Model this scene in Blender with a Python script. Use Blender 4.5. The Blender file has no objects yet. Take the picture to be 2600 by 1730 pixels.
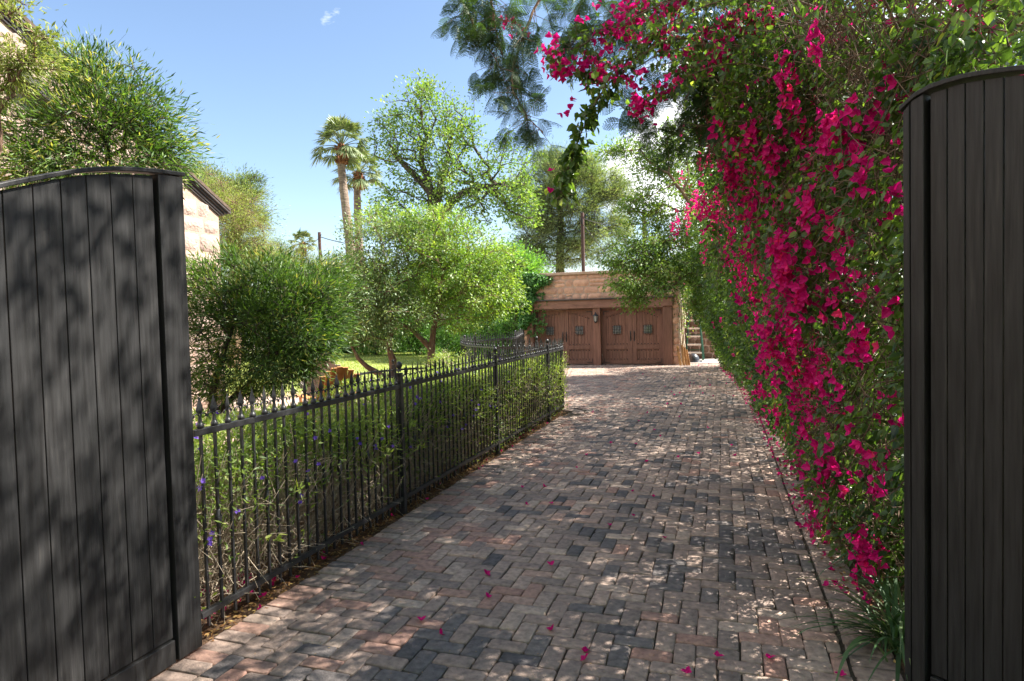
import bpy, math
import numpy as np
PI = math.pi
RAD = math.radians
sc = bpy.context.scene
col = sc.collection

# ------------------------------------------------------------------ camera, sky, sun, exposure
CAM_H, PITCH, ROLL, YAW, FPX = 1.7, RAD(2.05), RAD(1.43), RAD(18.2), 1627.0
_X = np.array([1., 0, 0]); _F = np.array([0, math.cos(PITCH), -math.sin(PITCH)]); _D = np.array([0, -math.sin(PITCH), -math.cos(PITCH)])
_x2 = math.cos(ROLL)*_X + math.sin(ROLL)*_D
_d2 = -math.sin(ROLL)*_X + math.cos(ROLL)*_D
_M = np.array([[math.cos(YAW), -math.sin(YAW), 0], [math.sin(YAW), math.cos(YAW), 0], [0, 0, 1]])
CX, CD, CF = _M@_x2, _M@_d2, _M@_F
CP = np.array([0, 0, CAM_H])
cd = bpy.data.cameras.new('camera'); cam = bpy.data.objects.new('camera', cd); col.objects.link(cam)
cd.sensor_width = 36; cd.lens = 36*FPX/2600; cd.clip_start = .05; cd.clip_end = 2000
from mathutils import Matrix, Vector
cam.matrix_world = Matrix(((CX[0], -CD[0], -CF[0], 0), (CX[1], -CD[1], -CF[1], 0), (CX[2], -CD[2], -CF[2], CAM_H), (0, 0, 0, 1)))
sc.camera = cam

SUN_EL, SUN_AZ = RAD(47), RAD(62)          # azimuth from +Y towards +X
SD = np.array([math.cos(SUN_EL)*math.sin(SUN_AZ), math.cos(SUN_EL)*math.cos(SUN_AZ), math.sin(SUN_EL)])
w = bpy.data.worlds.new('World'); sc.world = w; w.use_nodes = True
nt = w.node_tree; nt.nodes.clear()
wo = nt.nodes.new('ShaderNodeOutputWorld'); bg = nt.nodes.new('ShaderNodeBackground'); sky = nt.nodes.new('ShaderNodeTexSky')
sky.sky_type = 'NISHITA'; sky.sun_disc = False; sky.sun_elevation = SUN_EL; sky.sun_rotation = SUN_AZ
sky.air_density = 1.0; sky.dust_density = .8; sky.ozone_density = 1.5
SKY_STR = 0.074
bg.inputs['Strength'].default_value = SKY_STR
# clouds: direction based noise mixed over the sky
tc = nt.nodes.new('ShaderNodeTexCoord'); mp = nt.nodes.new('ShaderNodeMapping'); mp.inputs['Scale'].default_value = (1, 1, 2.2)
nz = nt.nodes.new('ShaderNodeTexNoise'); nz.inputs['Scale'].default_value = 6.0; nz.inputs['Detail'].default_value = 9; nz.inputs['Roughness'].default_value = .6
nt.links.new(tc.outputs['Generated'], mp.inputs['Vector']); nt.links.new(mp.outputs[0], nz.inputs['Vector'])
def wmath(op, a, b=None, clamp=False):
    n = nt.nodes.new('ShaderNodeMath'); n.operation = op; n.use_clamp = clamp
    for k, v in enumerate((a, b)):
        if v is None: continue
        if isinstance(v, (int, float)): n.inputs[k].default_value = v
        else: nt.links.new(v, n.inputs[k])
    return n.outputs[0]
def cloud_at(d, inner, outer, amp=.12):
    d = d/np.linalg.norm(d)
    vm = nt.nodes.new('ShaderNodeVectorMath'); vm.operation = 'DOT_PRODUCT'
    nt.links.new(tc.outputs['Generated'], vm.inputs[0]); vm.inputs[1].default_value = tuple(d)
    mr = nt.nodes.new('ShaderNodeMapRange'); mr.inputs['From Min'].default_value = math.cos(RAD(outer)); mr.inputs['From Max'].default_value = math.cos(RAD(inner))
    mr.inputs['To Min'].default_value = -.35; mr.inputs['To Max'].default_value = amp
    nt.links.new(vm.outputs['Value'], mr.inputs['Value'])
    return mr.outputs[0]
D_ = 2600/2357
def ray(x, y):
    x = x*D_; y = y*D_
    return CX*(x-1300)/FPX + CD*(y-865)/FPX + CF
c1 = cloud_at(ray(1600, 370), 3, 12, .22); c2 = cloud_at(ray(765, 35), 0, 3, -.02); c3 = cloud_at(ray(2100, 200), 4, 16)
fill_cloud_back = cloud_at(np.array([-.55, -.75, .62]), 24, 50, .34); fill_cloud_left = cloud_at(np.array([-.95, .1, .75]), 8, 24, .2)  # unseen bright clouds added behind and left of the camera as fill light
bias = wmath('MAXIMUM', wmath('MAXIMUM', wmath('MAXIMUM', c1, c2), c3), wmath('MAXIMUM', fill_cloud_back, fill_cloud_left))
msk = nt.nodes.new('ShaderNodeMapRange'); msk.inputs['From Min'].default_value = .52; msk.inputs['From Max'].default_value = .68
nt.links.new(wmath('ADD', nz.outputs['Fac'], bias), msk.inputs['Value'])
mx = nt.nodes.new('ShaderNodeMixRGB'); mx.inputs['Color2'].default_value = (8.6, 8.7, 8.9, 1)
nt.links.new(msk.outputs[0], mx.inputs['Fac'])
nt.links.new(sky.outputs[0], mx.inputs['Color1'])
nt.links.new(mx.outputs[0], bg.inputs['Color']); nt.links.new(bg.outputs[0], wo.inputs['Surface'])

sl = bpy.data.lights.new('sun', 'SUN'); sl.energy = 5.0; sl.angle = RAD(.53); sl.color = (1, .95, .86)
so = bpy.data.objects.new('sun', sl); col.objects.link(so)
so.rotation_euler = Vector(tuple(SD)).to_track_quat('Z', 'Y').to_euler(); so.location = (5, 5, 20)
vs = sc.view_settings; vs.view_transform = 'Standard'; vs.look = 'None'; vs.gamma = 1; vs.exposure = 1.85
try:
    sc.cycles.max_bounces = 8; sc.cycles.transmission_bounces = 6; sc.cycles.diffuse_bounces = 4
except Exception: pass

# ------------------------------------------------------------------ pixel helpers (photo shown at 2357 px wide) -> world points
def GR(x, y, z=0.):
    d = ray(x, y); return CP + d*(z-CAM_H)/d[2]
def AT(x, y, dep): return CP + ray(x, y)*dep
def PY(x, y, c):
    d = ray(x, y); return CP + d*c/d[1]
def PX(x, y, c):
    d = ray(x, y); return CP + d*c/d[0]

rng = np.random.default_rng(11)
def U(a, b, n=None): return rng.uniform(a, b, n)
def runit(n):
    v = rng.normal(size=(n, 3)); return v/np.linalg.norm(v, axis=1)[:, None]
def norm(v): return v/np.maximum(np.linalg.norm(v, axis=-1, keepdims=True), 1e-9)

# ------------------------------------------------------------------ mesh gatherer
ORG = {}
class Gm:
    def __init__(s): s.V = []; s.F = []; s.T = []; s.n = 0; s.S = []
    def add(s, V, F, t=.5, smooth=False):
        V = np.asarray(V, float).reshape(-1, 3); F = np.asarray(F, int)
        if F.ndim == 1: F = F[None]
        s.V.append(V); s.F.append(F+s.n); s.T.append(np.broadcast_to(np.asarray(t, float), (len(F),)).copy()); s.S.append(np.full(len(F), smooth))
        s.n += len(V)
    def build(s, name, mat, parent=None, bevel=0, org=None):
        V = np.concatenate(s.V)
        if org is None: org = ORG.get(parent.name, np.zeros(3)) if parent is not None else np.zeros(3)
        V = V - org
        me = bpy.data.meshes.new(name)
        loops = np.concatenate([f.ravel() for f in s.F])
        tot = np.concatenate([np.full(len(f), f.shape[1]) for f in s.F])
        st = np.concatenate([[0], np.cumsum(tot)[:-1]])
        me.vertices.add(len(V)); me.vertices.foreach_set('co', V.ravel().astype(np.float32))
        me.loops.add(len(loops)); me.loops.foreach_set('vertex_index', loops.astype(np.int32))
        me.polygons.add(len(tot)); me.polygons.foreach_set('loop_start', st.astype(np.int32))
        try: me.polygons.foreach_set('loop_total', tot.astype(np.int32))
        except Exception: pass
        me.polygons.foreach_set('use_smooth', np.concatenate(s.S))
        me.update(calc_edges=True)
        a = me.attributes.new('tint', 'FLOAT', 'FACE'); a.data.foreach_set('value', np.concatenate(s.T).astype(np.float32))
        me.materials.append(mat)
        o = bpy.data.objects.new(name, me); col.objects.link(o); ORG[o.name] = np.asarray(org, float)
        if parent is not None: o.parent = parent
        if bevel:
            b = o.modifiers.new('bevel', 'BEVEL'); b.width = bevel; b.segments = 2; b.limit_method = 'ANGLE'; b.angle_limit = RAD(40)
        return o
    def box(s, c, d, rz=0, t=.5, M=None):
        x, y, z = d[0]/2, d[1]/2, d[2]/2
        v = np.array([[-x, -y, -z], [x, -y, -z], [x, y, -z], [-x, y, -z], [-x, -y, z], [x, -y, z], [x, y, z], [-x, y, z]])
        if rz: v = v@np.array([[math.cos(rz), math.sin(rz), 0], [-math.sin(rz), math.cos(rz), 0], [0, 0, 1]])
        if M is not None: v = v@np.asarray(M).T
        s.add(v+np.asarray(c), [[0, 3, 2, 1], [4, 5, 6, 7], [0, 1, 5, 4], [1, 2, 6, 5], [2, 3, 7, 6], [3, 0, 4, 7]], t)
        return s
    def bar(s, a, b, wd, ht, t=.5, up=(0, 0, 1)):      # box from a to b, wd across, ht along up
        a = np.asarray(a, float); b = np.asarray(b, float); d = b-a; L = np.linalg.norm(d); d = d/L
        sd = np.cross(d, up); sd = sd/np.linalg.norm(sd); u = np.cross(sd, d)
        return s.box((a+b)/2, (L, wd, ht), t=t, M=np.stack([d, sd, u], 1))
    def tube(s, P, R, n=6, t=.5, cap=True):
        P = np.asarray(P, float); R = np.broadcast_to(np.asarray(R, float), (len(P),))
        d = np.gradient(P, axis=0); d = norm(d)
        up = np.array([0, 0, 1.]) if abs(d[0][2]) < .9 else np.array([1., 0, 0])
        s0 = np.cross(d[0], up); s0 /= np.linalg.norm(s0); rings = []
        for k in range(len(P)):
            s0 = s0 - d[k]*(s0@d[k]); s0 /= np.linalg.norm(s0); b0 = np.cross(d[k], s0)
            a = np.arange(n)*2*PI/n
            rings.append(P[k]+R[k]*(np.cos(a)[:, None]*s0+np.sin(a)[:, None]*b0))
        V = np.concatenate(rings); F = []
        for k in range(len(P)-1):
            i = np.arange(n); j = (i+1) % n
            F.append(np.stack([k*n+i, k*n+j, (k+1)*n+j, (k+1)*n+i], 1))
        s.add(V, np.concatenate(F), t, True)
        if cap:
            s.n -= 0
            s.add(V[-n:], [list(range(n))], t); s.add(V[:n], [list(range(n))[::-1]], t)
        return s
    def lathe(s, prof, c, n=12, t=.5, smooth=True):    # prof: list (r, z)
        a = np.arange(n)*2*PI/n; V = []
        for r, z in prof: V.append(np.stack([r*np.cos(a), r*np.sin(a), np.full(n, z)], 1))
        V = np.concatenate(V)+np.asarray(c); F = []
        i = np.arange(n); j = (i+1) % n
        for k in range(len(prof)-1): F.append(np.stack([k*n+i, k*n+j, (k+1)*n+j, (k+1)*n+i], 1))
        s.add(V, np.concatenate(F), t, smooth); s.add(V[:n], [list(range(n))[::-1]], t); s.add(V[-n:], [list(range(n))], t)
        return s
    def frusta(s, A, B, ra, rb, n=4, t=.5):            # many separate tapered sticks at once
        A = np.asarray(A); B = np.asarray(B); m = len(A)
        if m == 0: return s
        d = norm(B-A); up = np.where(np.abs(d[:, 2:3]) < .9, np.array([[0, 0, 1.]]), np.array([[1., 0, 0]]))
        s0 = norm(np.cross(d, up)); b0 = np.cross(d, s0); a = np.arange(n)*2*PI/n
        ring = np.cos(a)[None, :, None]*s0[:, None]+np.sin(a)[None, :, None]*b0[:, None]
        ra = np.broadcast_to(ra, (m,)); rb = np.broadcast_to(rb, (m,))
        V = np.concatenate([A[:, None]+ring*ra[:, None, None], B[:, None]+ring*rb[:, None, None]], 1)
        i = np.arange(n); j = (i+1) % n
        f = np.stack([i, j, n+j, n+i], 1)
        F = (f[None]+(np.arange(m)*2*n)[:, None, None]).reshape(-1, 4)
        tt = np.repeat(np.broadcast_to(t, (m,)), n)
        s.add(V.reshape(-1, 3), F, tt, True)
        return s
LK = {'d': ([(0, 0, 0), (-.5, .45, .1), (0, 1, 0), (.5, .45, .1)], [(0, 2, 1), (0, 3, 2)]),
      'q': ([(0, 0, 0), (-.5, .45, .0), (0, 1, 0), (.5, .45, .0)], [(0, 3, 2, 1)]),
      'b': ([(0, 0, 0), (-.44, .22, .12), (-.40, .6, .08), (0, 1, -.1), (.40, .6, .08), (.44, .22, .12)], [(0, 3, 2, 1), (0, 5, 4, 3)])}
def leaves(g, P, A, N, L, W, kind='d', t=.5):
    tp, fc = LK[kind]; tp = np.array(tp); fc = np.array(fc); m = len(P)
    A = norm(A); S = norm(np.cross(A, N)); N2 = np.cross(S, A)
    L = np.broadcast_to(L, (m,)); W = np.broadcast_to(W, (m,))
    V = P[:, None] + tp[None, :, 0, None]*(W[:, None, None]*S[:, None]) + tp[None, :, 1, None]*(L[:, None, None]*A[:, None]) + tp[None, :, 2, None]*(W[:, None, None]*N2[:, None])
    F = (fc[None]+(np.arange(m)*len(tp))[:, None, None]).reshape(-1, fc.shape[1])
    g.add(V.reshape(-1, 3), F, np.repeat(np.broadcast_to(t, (m,)), len(fc)))

# ------------------------------------------------------------------ tags
def tag(o, label=None, cat=None, group=None, kind=None):
    if label: o['label'] = label
    if cat: o['category'] = cat
    if group: o['group'] = group
    if kind: o['kind'] = kind
    return o
def thing(name, label, cat, loc=(0, 0, 0), group=None):
    o = bpy.data.objects.new(name, None); col.objects.link(o); o.location = tuple(float(v) for v in loc)
    ORG[o.name] = np.array([float(v) for v in loc])
    o.empty_display_size = .1
    return tag(o, label, cat, group)
def copy_tree(o, loc, parent=None):
    c = o.copy(); col.objects.link(c)
    if parent is not None: c.parent = parent
    if loc is not None: c.location = loc
    for ch in list(o.children): copy_tree(ch, None, c)
    return c

# ------------------------------------------------------------------ materials
def newmat(name):
    m = bpy.data.materials.new(name); m.use_nodes = True; t = m.node_tree; t.nodes.clear()
    out = t.nodes.new('ShaderNodeOutputMaterial'); return m, t, out
def ramp(t, fac, stops):
    r = t.nodes.new('ShaderNodeValToRGB'); e = r.color_ramp.elements
    while len(e) < len(stops): e.new(.5)
    for k, (p, c) in enumerate(stops): e[k].position = p; e[k].color = (*c, 1)
    t.links.new(fac, r.inputs['Fac']); return r.outputs['Color']
def leafmat(name, stops, trans=.45, tcol=1.6, gloss=.12, rough=.5, gain=1.):
    m, t, out = newmat(name)
    at = t.nodes.new('ShaderNodeAttribute'); at.attribute_name = 'tint'
    stops = [(p, tuple(v*gain for v in c_)) for p, c_ in stops]; c = ramp(t, at.outputs['Fac'], stops)
    df = t.nodes.new('ShaderNodeBsdfDiffuse'); tr = t.nodes.new('ShaderNodeBsdfTranslucent'); gl = t.nodes.new('ShaderNodeBsdfGlossy')
    gl.inputs['Roughness'].default_value = rough; gl.inputs['Color'].default_value = (.75, .8, .75, 1)
    t.links.new(c, df.inputs['Color'])
    mm = t.nodes.new('ShaderNodeMixRGB'); mm.blend_type = 'MULTIPLY'; mm.inputs['Fac'].default_value = 1
    mm.inputs['Color2'].default_value = (tcol*1.05, tcol*1.1, tcol*.5, 1) if stops[0][1][1] > stops[0][1][0]*.9 else (tcol, tcol*.8, tcol*.9, 1)
    t.links.new(c, mm.inputs['Color1']); t.links.new(mm.outputs[0], tr.inputs['Color'])
    a = t.nodes.new('ShaderNodeMixShader'); a.inputs[0].default_value = trans
    t.links.new(df.outputs[0], a.inputs[1]); t.links.new(tr.outputs[0], a.inputs[2])
    b = t.nodes.new('ShaderNodeMixShader'); lw = t.nodes.new('ShaderNodeLayerWeight'); lw.inputs['Blend'].default_value = .3
    mu = t.nodes.new('ShaderNodeMath'); mu.operation = 'MULTIPLY_ADD'; mu.inputs[1].default_value = gloss*.9; mu.inputs[2].default_value = gloss*.2
    t.links.new(lw.outputs['Facing'], mu.inputs[0]); t.links.new(mu.outputs[0], b.inputs[0])
    t.links.new(a.outputs[0], b.inputs[1]); t.links.new(gl.outputs[0], b.inputs[2]); t.links.new(b.outputs[0], out.inputs[0])
    return m
def surf(name, stops, scale=8, rough=.8, bump=.3, bscale=None, stretch=(1, 1, 1), detail=6, tint=0., tstops=None, spec=.3, metal=0, dist=.02, bdet=8):
    m, t, out = newmat(name); p = t.nodes.new('ShaderNodeBsdfPrincipled'); t.links.new(p.outputs[0], out.inputs[0])
    tc = t.nodes.new('ShaderNodeTexCoord'); mp = t.nodes.new('ShaderNodeMapping'); mp.inputs['Scale'].default_value = stretch
    t.links.new(tc.outputs['Object'], mp.inputs['Vector'])
    n = t.nodes.new('ShaderNodeTexNoise'); n.inputs['Scale'].default_value = scale; n.inputs['Detail'].default_value = detail
    t.links.new(mp.outputs[0], n.inputs['Vector'])
    c = ramp(t, n.outputs['Fac'], stops)
    if tstops:
        at = t.nodes.new('ShaderNodeAttribute'); at.attribute_name = 'tint'
        c2 = ramp(t, at.outputs['Fac'], tstops); mm = t.nodes.new('ShaderNodeMixRGB'); mm.blend_type = 'MULTIPLY'; mm.inputs['Fac'].default_value = tint
        t.links.new(c, mm.inputs['Color1']); t.links.new(c2, mm.inputs['Color2']); c = mm.outputs[0]
    t.links.new(c, p.inputs['Base Color']); p.inputs['Roughness'].default_value = rough; p.inputs['Specular IOR Level'].default_value = spec; p.inputs['Metallic'].default_value = metal
    if bump:
        n2 = t.nodes.new('ShaderNodeTexNoise'); n2.inputs['Scale'].default_value = bscale or scale*4; n2.inputs['Detail'].default_value = bdet
        t.links.new(mp.outputs[0], n2.inputs['Vector'])
        b = t.nodes.new('ShaderNodeBump'); b.inputs['Strength'].default_value = bump; b.inputs['Distance'].default_value = dist
        t.links.new(n2.outputs['Fac'], b.inputs['Height']); t.links.new(b.outputs[0], p.inputs['Normal'])
    return m
M_iron = surf('black_iron', [(.3, (.012, .012, .013)), (.75, (.03, .03, .032))], 25, .38, .15, 120, spec=.5)
M_gate = surf('black_stained_wood', [(.25, (.010, .0095, .0095)), (.62, (.027, .027, .028)), (.84, (.06, .055, .05))], 9, .5, .5, 22, (6, 6, .35), 9, .5, [(0, (.6, .6, .6)), (1, (1.25, 1.2, 1.15))], spec=.3, dist=.004)
M_door = surf('brown_stained_wood', [(.3, (.15, .073, .052)), (.7, (.235, .118, .085))], 5, .6, .4, 30, (5, 5, .5), 8, .6, [(0, (.7, .7, .7)), (1, (1.2, 1.15, 1.1))], dist=.004)
M_beam = surf('brown_timber', [(.3, (.17, .085, .06)), (.7, (.27, .14, .10))], 3, .65, .4, 16, (1, 3, 3), 8, dist=.006)
M_stone = surf('garage_stone', [(.28, (.44, .25, .18)), (.72, (.64, .39, .285))], 6, .9, .9, 22, tint=.7, tstops=[(0, (.72, .7, .68)), (.5, (1, .96, .9)), (1, (1.25, 1.2, 1.1))], dist=.03)
M_stoneh = surf('house_stone', [(.28, (.33, .24, .20)), (.72, (.46, .355, .305))], 6, .9, .9, 22, tint=.6, tstops=[(0, (.8, .78, .76)), (.5, (1, .97, .94)), (1, (1.15, 1.12, 1.08))], dist=.03)
M_stoned = surf('brown_stone_painted_shade', [(.28, (.14, .085, .055)), (.72, (.26, .165, .11))], 6, .9, .9, 22, tint=.6, tstops=[(0, (.7, .7, .7)), (1, (1.2, 1.15, 1.1))], dist=.03)  # browner stone, with the shade behind the ladder darkened into its colour
M_mortar = surf('mortar', [(.3, (.34, .23, .17)), (.7, (.46, .33, .26))], 14, .95, .5, 60)
M_cap = surf('stone_cap', [(.3, (.38, .25, .18)), (.7, (.52, .37, .28))], 5, .85, .4, 40)
M_brick = surf('tumbled_brick', [(.25, (.55, .53, .51)), (.5, (.93, .92, .9)), (.75, (1.3, 1.25, 1.18))], 26, .78, .75, 90, detail=9, tint=1.0,
               tstops=[(0, (.11, .10, .103)), (.2, (.18, .158, .152)), (.3, (.25, .195, .17)), (.55, (.335, .25, .21)), (.72, (.46, .355, .29)), (.8, (.345, .205, .165)), (.92, (.42, .265, .21)), (1, (.47, .35, .28))], dist=.006, spec=.25)
M_joint = surf('joint_sand', [(.3, (.045, .035, .026)), (.7, (.12, .095, .07))], 40, .95, .8, 200)
M_soil = surf('mulch_soil', [(.3, (.055, .03, .017)), (.55, (.12, .07, .04)), (.8, (.22, .14, .08))], 14, .95, 1.0, 70, dist=.03)
M_ground = surf('dry_ground', [(.3, (.20, .15, .11)), (.7, (.34, .27, .2))], 2, .95, .6, 30)
M_lawn = surf('lawn', [(.3, (.26, .32, .10)), (.7, (.40, .46, .18))], 3, .9, .8, 160, dist=.03)
M_patio = surf('patio', [(.3, (.36, .25, .2)), (.7, (.5, .37, .3))], 3, .85, .3, 30)
M_conc = surf('concrete', [(.3, (.28, .25, .22)), (.7, (.42, .38, .34))], 6, .85, .3, 60)
M_bark = surf('grey_bark', [(.3, (.035, .027, .022)), (.7, (.13, .10, .08))], 10, .95, 1.0, 40, (1, 1, .3), dist=.03)
M_bark2 = surf('tan_bark', [(.3, (.13, .075, .05)), (.7, (.30, .19, .13))], 10, .95, 1.0, 40, (1, 1, .3), dist=.03)
M_twig = surf('pale_twig', [(.3, (.25, .19, .13)), (.7, (.58, .48, .36))], 20, .9, 0)
M_twigd = surf('brown_twig', [(.3, (.07, .045, .03)), (.7, (.22, .15, .10))], 20, .9, 0)
M_palmt = surf('palm_trunk', [(.3, (.14, .10, .075)), (.7, (.34, .26, .2))], 3, .95, 1.0, 7, (1, 1, 5), dist=.08)
M_boot = surf('palm_boots', [(.3, (.15, .06, .03)), (.7, (.32, .15, .08))], 8, .95, 1.0, 16, dist=.08)
M_trim = surf('dark_fascia', [(.3, (.045, .038, .036)), (.7, (.085, .072, .068))], 4, .5, .1, 30)
M_roof = surf('brown_shingle', [(.3, (.06, .042, .032)), (.7, (.13, .09, .065))], 12, .9, .6, 30)
M_pole = surf('pole_wood', [(.3, (.06, .035, .03)), (.7, (.12, .07, .06))], 6, .9, .5, 30, (1, 1, .2))
M_cedar = surf('cedar', [(.3, (.36, .15, .05)), (.7, (.55, .27, .11))], 8, .6, .4, 30, (1, 1, .3))
M_greyw = surf('weathered_grey_wood', [(.3, (.24, .19, .17)), (.7, (.42, .36, .33))], 8, .8, .4, 30, (1, 1, .3))
M_fir = surf('split_timber', [(.3, (.24, .11, .04)), (.7, (.5, .27, .11))], 8, .8, .5, 30, (3, 3, .3))
M_green = surf('green_fibreglass', [(.3, (.015, .06, .035)), (.7, (.03, .10, .06))], 5, .5, 0)
M_alu = surf('dull_aluminium', [(.3, (.55, .55, .53)), (.7, (.7, .7, .68))], 20, .45, .1, metal=.6)
M_blackp = surf('black_plastic', [(.3, (.012, .014, .018)), (.7, (.03, .033, .04))], 5, .35, 0, spec=.5)
M_white = surf('white_paint', [(.3, (.6, .6, .58)), (.7, (.78, .78, .76))], 5, .6, .1)
M_wire = surf('cable', [(.3, (.01, .01, .01)), (.7, (.03, .03, .03))], 5, .6, 0)
def glassm(name, c, rough=.05):
    m, t, out = newmat(name); p = t.nodes.new('ShaderNodeBsdfPrincipled'); t.links.new(p.outputs[0], out.inputs[0])
    p.inputs['Base Color'].default_value = (*c, 1); p.inputs['Roughness'].default_value = rough; p.inputs['Specular IOR Level'].default_value = 1.0; p.inputs['Coat Weight'].default_value = 1.0; p.inputs['Coat Roughness'].default_value = .02
    return m
M_glass = glassm('window_glass', (.16, .19, .2)); M_lglass = glassm('lantern_glass', (.35, .36, .33), .2)
L_boug = leafmat('bougainvillea_leaf', [(0, (.022, .042, .010)), (.45, (.06, .112, .02)), (.85, (.15, .23, .038)), (1, (.34, .38, .08))], .5, 1.8, .12, .4)
L_petal = leafmat('magenta_bract', [(0, (.42, .004, .13)), (.5, (.62, .008, .2)), (.85, (.76, .02, .24)), (1, (.82, .04, .16))], .45, 1.3, .04, .5)
L_crape = leafmat('yellow_green_leaf', [(0, (.055, .11, .016)), (.5, (.115, .185, .026)), (1, (.21, .27, .04))], .45, 1.5, .16, gain=1.45)
L_silver = leafmat('small_green_leaf', [(0, (.05, .09, .03)), (.5, (.10, .155, .045)), (1, (.2, .25, .1))], .4, 1.4, .18, gain=1.25)
L_dark = leafmat('dark_narrow_leaf', [(0, (.018, .042, .010)), (.5, (.055, .115, .02)), (.9, (.14, .23, .04)), (1, (.36, .34, .09))], .4, 1.6, .10)
L_mid = leafmat('mid_green_leaf', [(0, (.03, .08, .014)), (.5, (.07, .15, .024)), (1, (.14, .23, .035))], .45, 1.5, .14, gain=1.75)
L_ash = leafmat('spring_leaf', [(0, (.06, .12, .022)), (.5, (.12, .2, .035)), (1, (.22, .28, .06))], .45, 1.5, .12, gain=1.15)
L_pine = leafmat('pine_needle', [(0, (.085, .125, .05)), (.5, (.19, .25, .10)), (1, (.38, .41, .2))], .45, 1.3, .05)
L_palm = leafmat('palm_leaf', [(0, (.04, .07, .02)), (.5, (.085, .13, .04)), (1, (.25, .28, .13))], .3, 1.3, .2, gain=1.05)
L_jac = leafmat('feathery_leaf', [(0, (.02, .045, .016)), (.5, (.04, .08, .025)), (1, (.08, .13, .035))], .4, 1.5, .12)
L_palo = leafmat('pale_yellow_leaf', [(0, (.10, .13, .035)), (.5, (.17, .2, .05)), (1, (.28, .29, .10))], .4, 1.3, .08, gain=1.5)
L_hedge = leafmat('ruellia_leaf', [(0, (.08, .13, .025)), (.5, (.19, .27, .05)), (1, (.42, .46, .13))], .45, 1.5, .10)
L_purple = leafmat('purple_flower', [(0, (.13, .07, .42)), (1, (.25, .13, .6))], .4, 1.2, .05)
L_ivy = leafmat('ivy_leaf', [(0, (.02, .07, .012)), (.5, (.045, .12, .02)), (1, (.09, .18, .03))], .4, 1.6, .14, gain=1.5)
L_strap = leafmat('strap_leaf', [(0, (.02, .05, .015)), (.5, (.04, .09, .025)), (1, (.2, .2, .09))], .35, 1.5, .15, gain=1.4)
L_litter = leafmat('dry_leaf', [(0, (.12, .05, .02)), (.5, (.28, .15, .06)), (1, (.45, .32, .12))], .2, 1.2, .03)

# ------------------------------------------------------------------ setting: ground sheets
def sheet(name, pts, z, mat, kind='structure', n=1):
    g = Gm(); P = np.array([(x, y, z) for x, y in pts]); g.add(P, [list(range(len(P)))]); o = g.build(name, mat); o['kind'] = kind; return o
sheet('ground', [(-500, -400), (500, -400), (500, 600), (-500, 600)], -.035, M_ground)
sheet('driveway_bed', [(-2.62, -3), (.86, -3), (.9, 18), (.6, 30), (-1.3, 30), (-1.3, 22), (-6.9, 22), (-5.7, 17.0), (-6.0, 14.6), (-5.2, 12.6), (-3.2, 11.5), (-2.62, 11.1)], -.014, M_joint)
sheet('planting_bed', [(-2.6, -3), (-2.6, 11.15), (-3.2, 11.55), (-5.2, 12.7), (-6.3, 14.5), (-6.3, 8.6), (-8.6, 6), (-8.6, -3)], -.022, M_soil)
sheet('hedge_bed', [(.8, -3), (3.2, -3), (3.2, 24), (.2, 24), (.45, 16), (.78, 10)], -.006, M_soil)
sheet('patio_floor', [(-6.0, 5), (-15, 5), (-15, 11.5), (-10, 13.5), (-6.9, 12.5), (-6.3, 9.5)], -.01, M_patio)
sheet('lawn', [(-6.6, 12.5), (-10, 13.6), (-15, 11.6), (-40, 11.6), (-40, 34), (-7.2, 34), (-6.8, 22), (-6.2, 17)], -.006, M_lawn)

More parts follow.
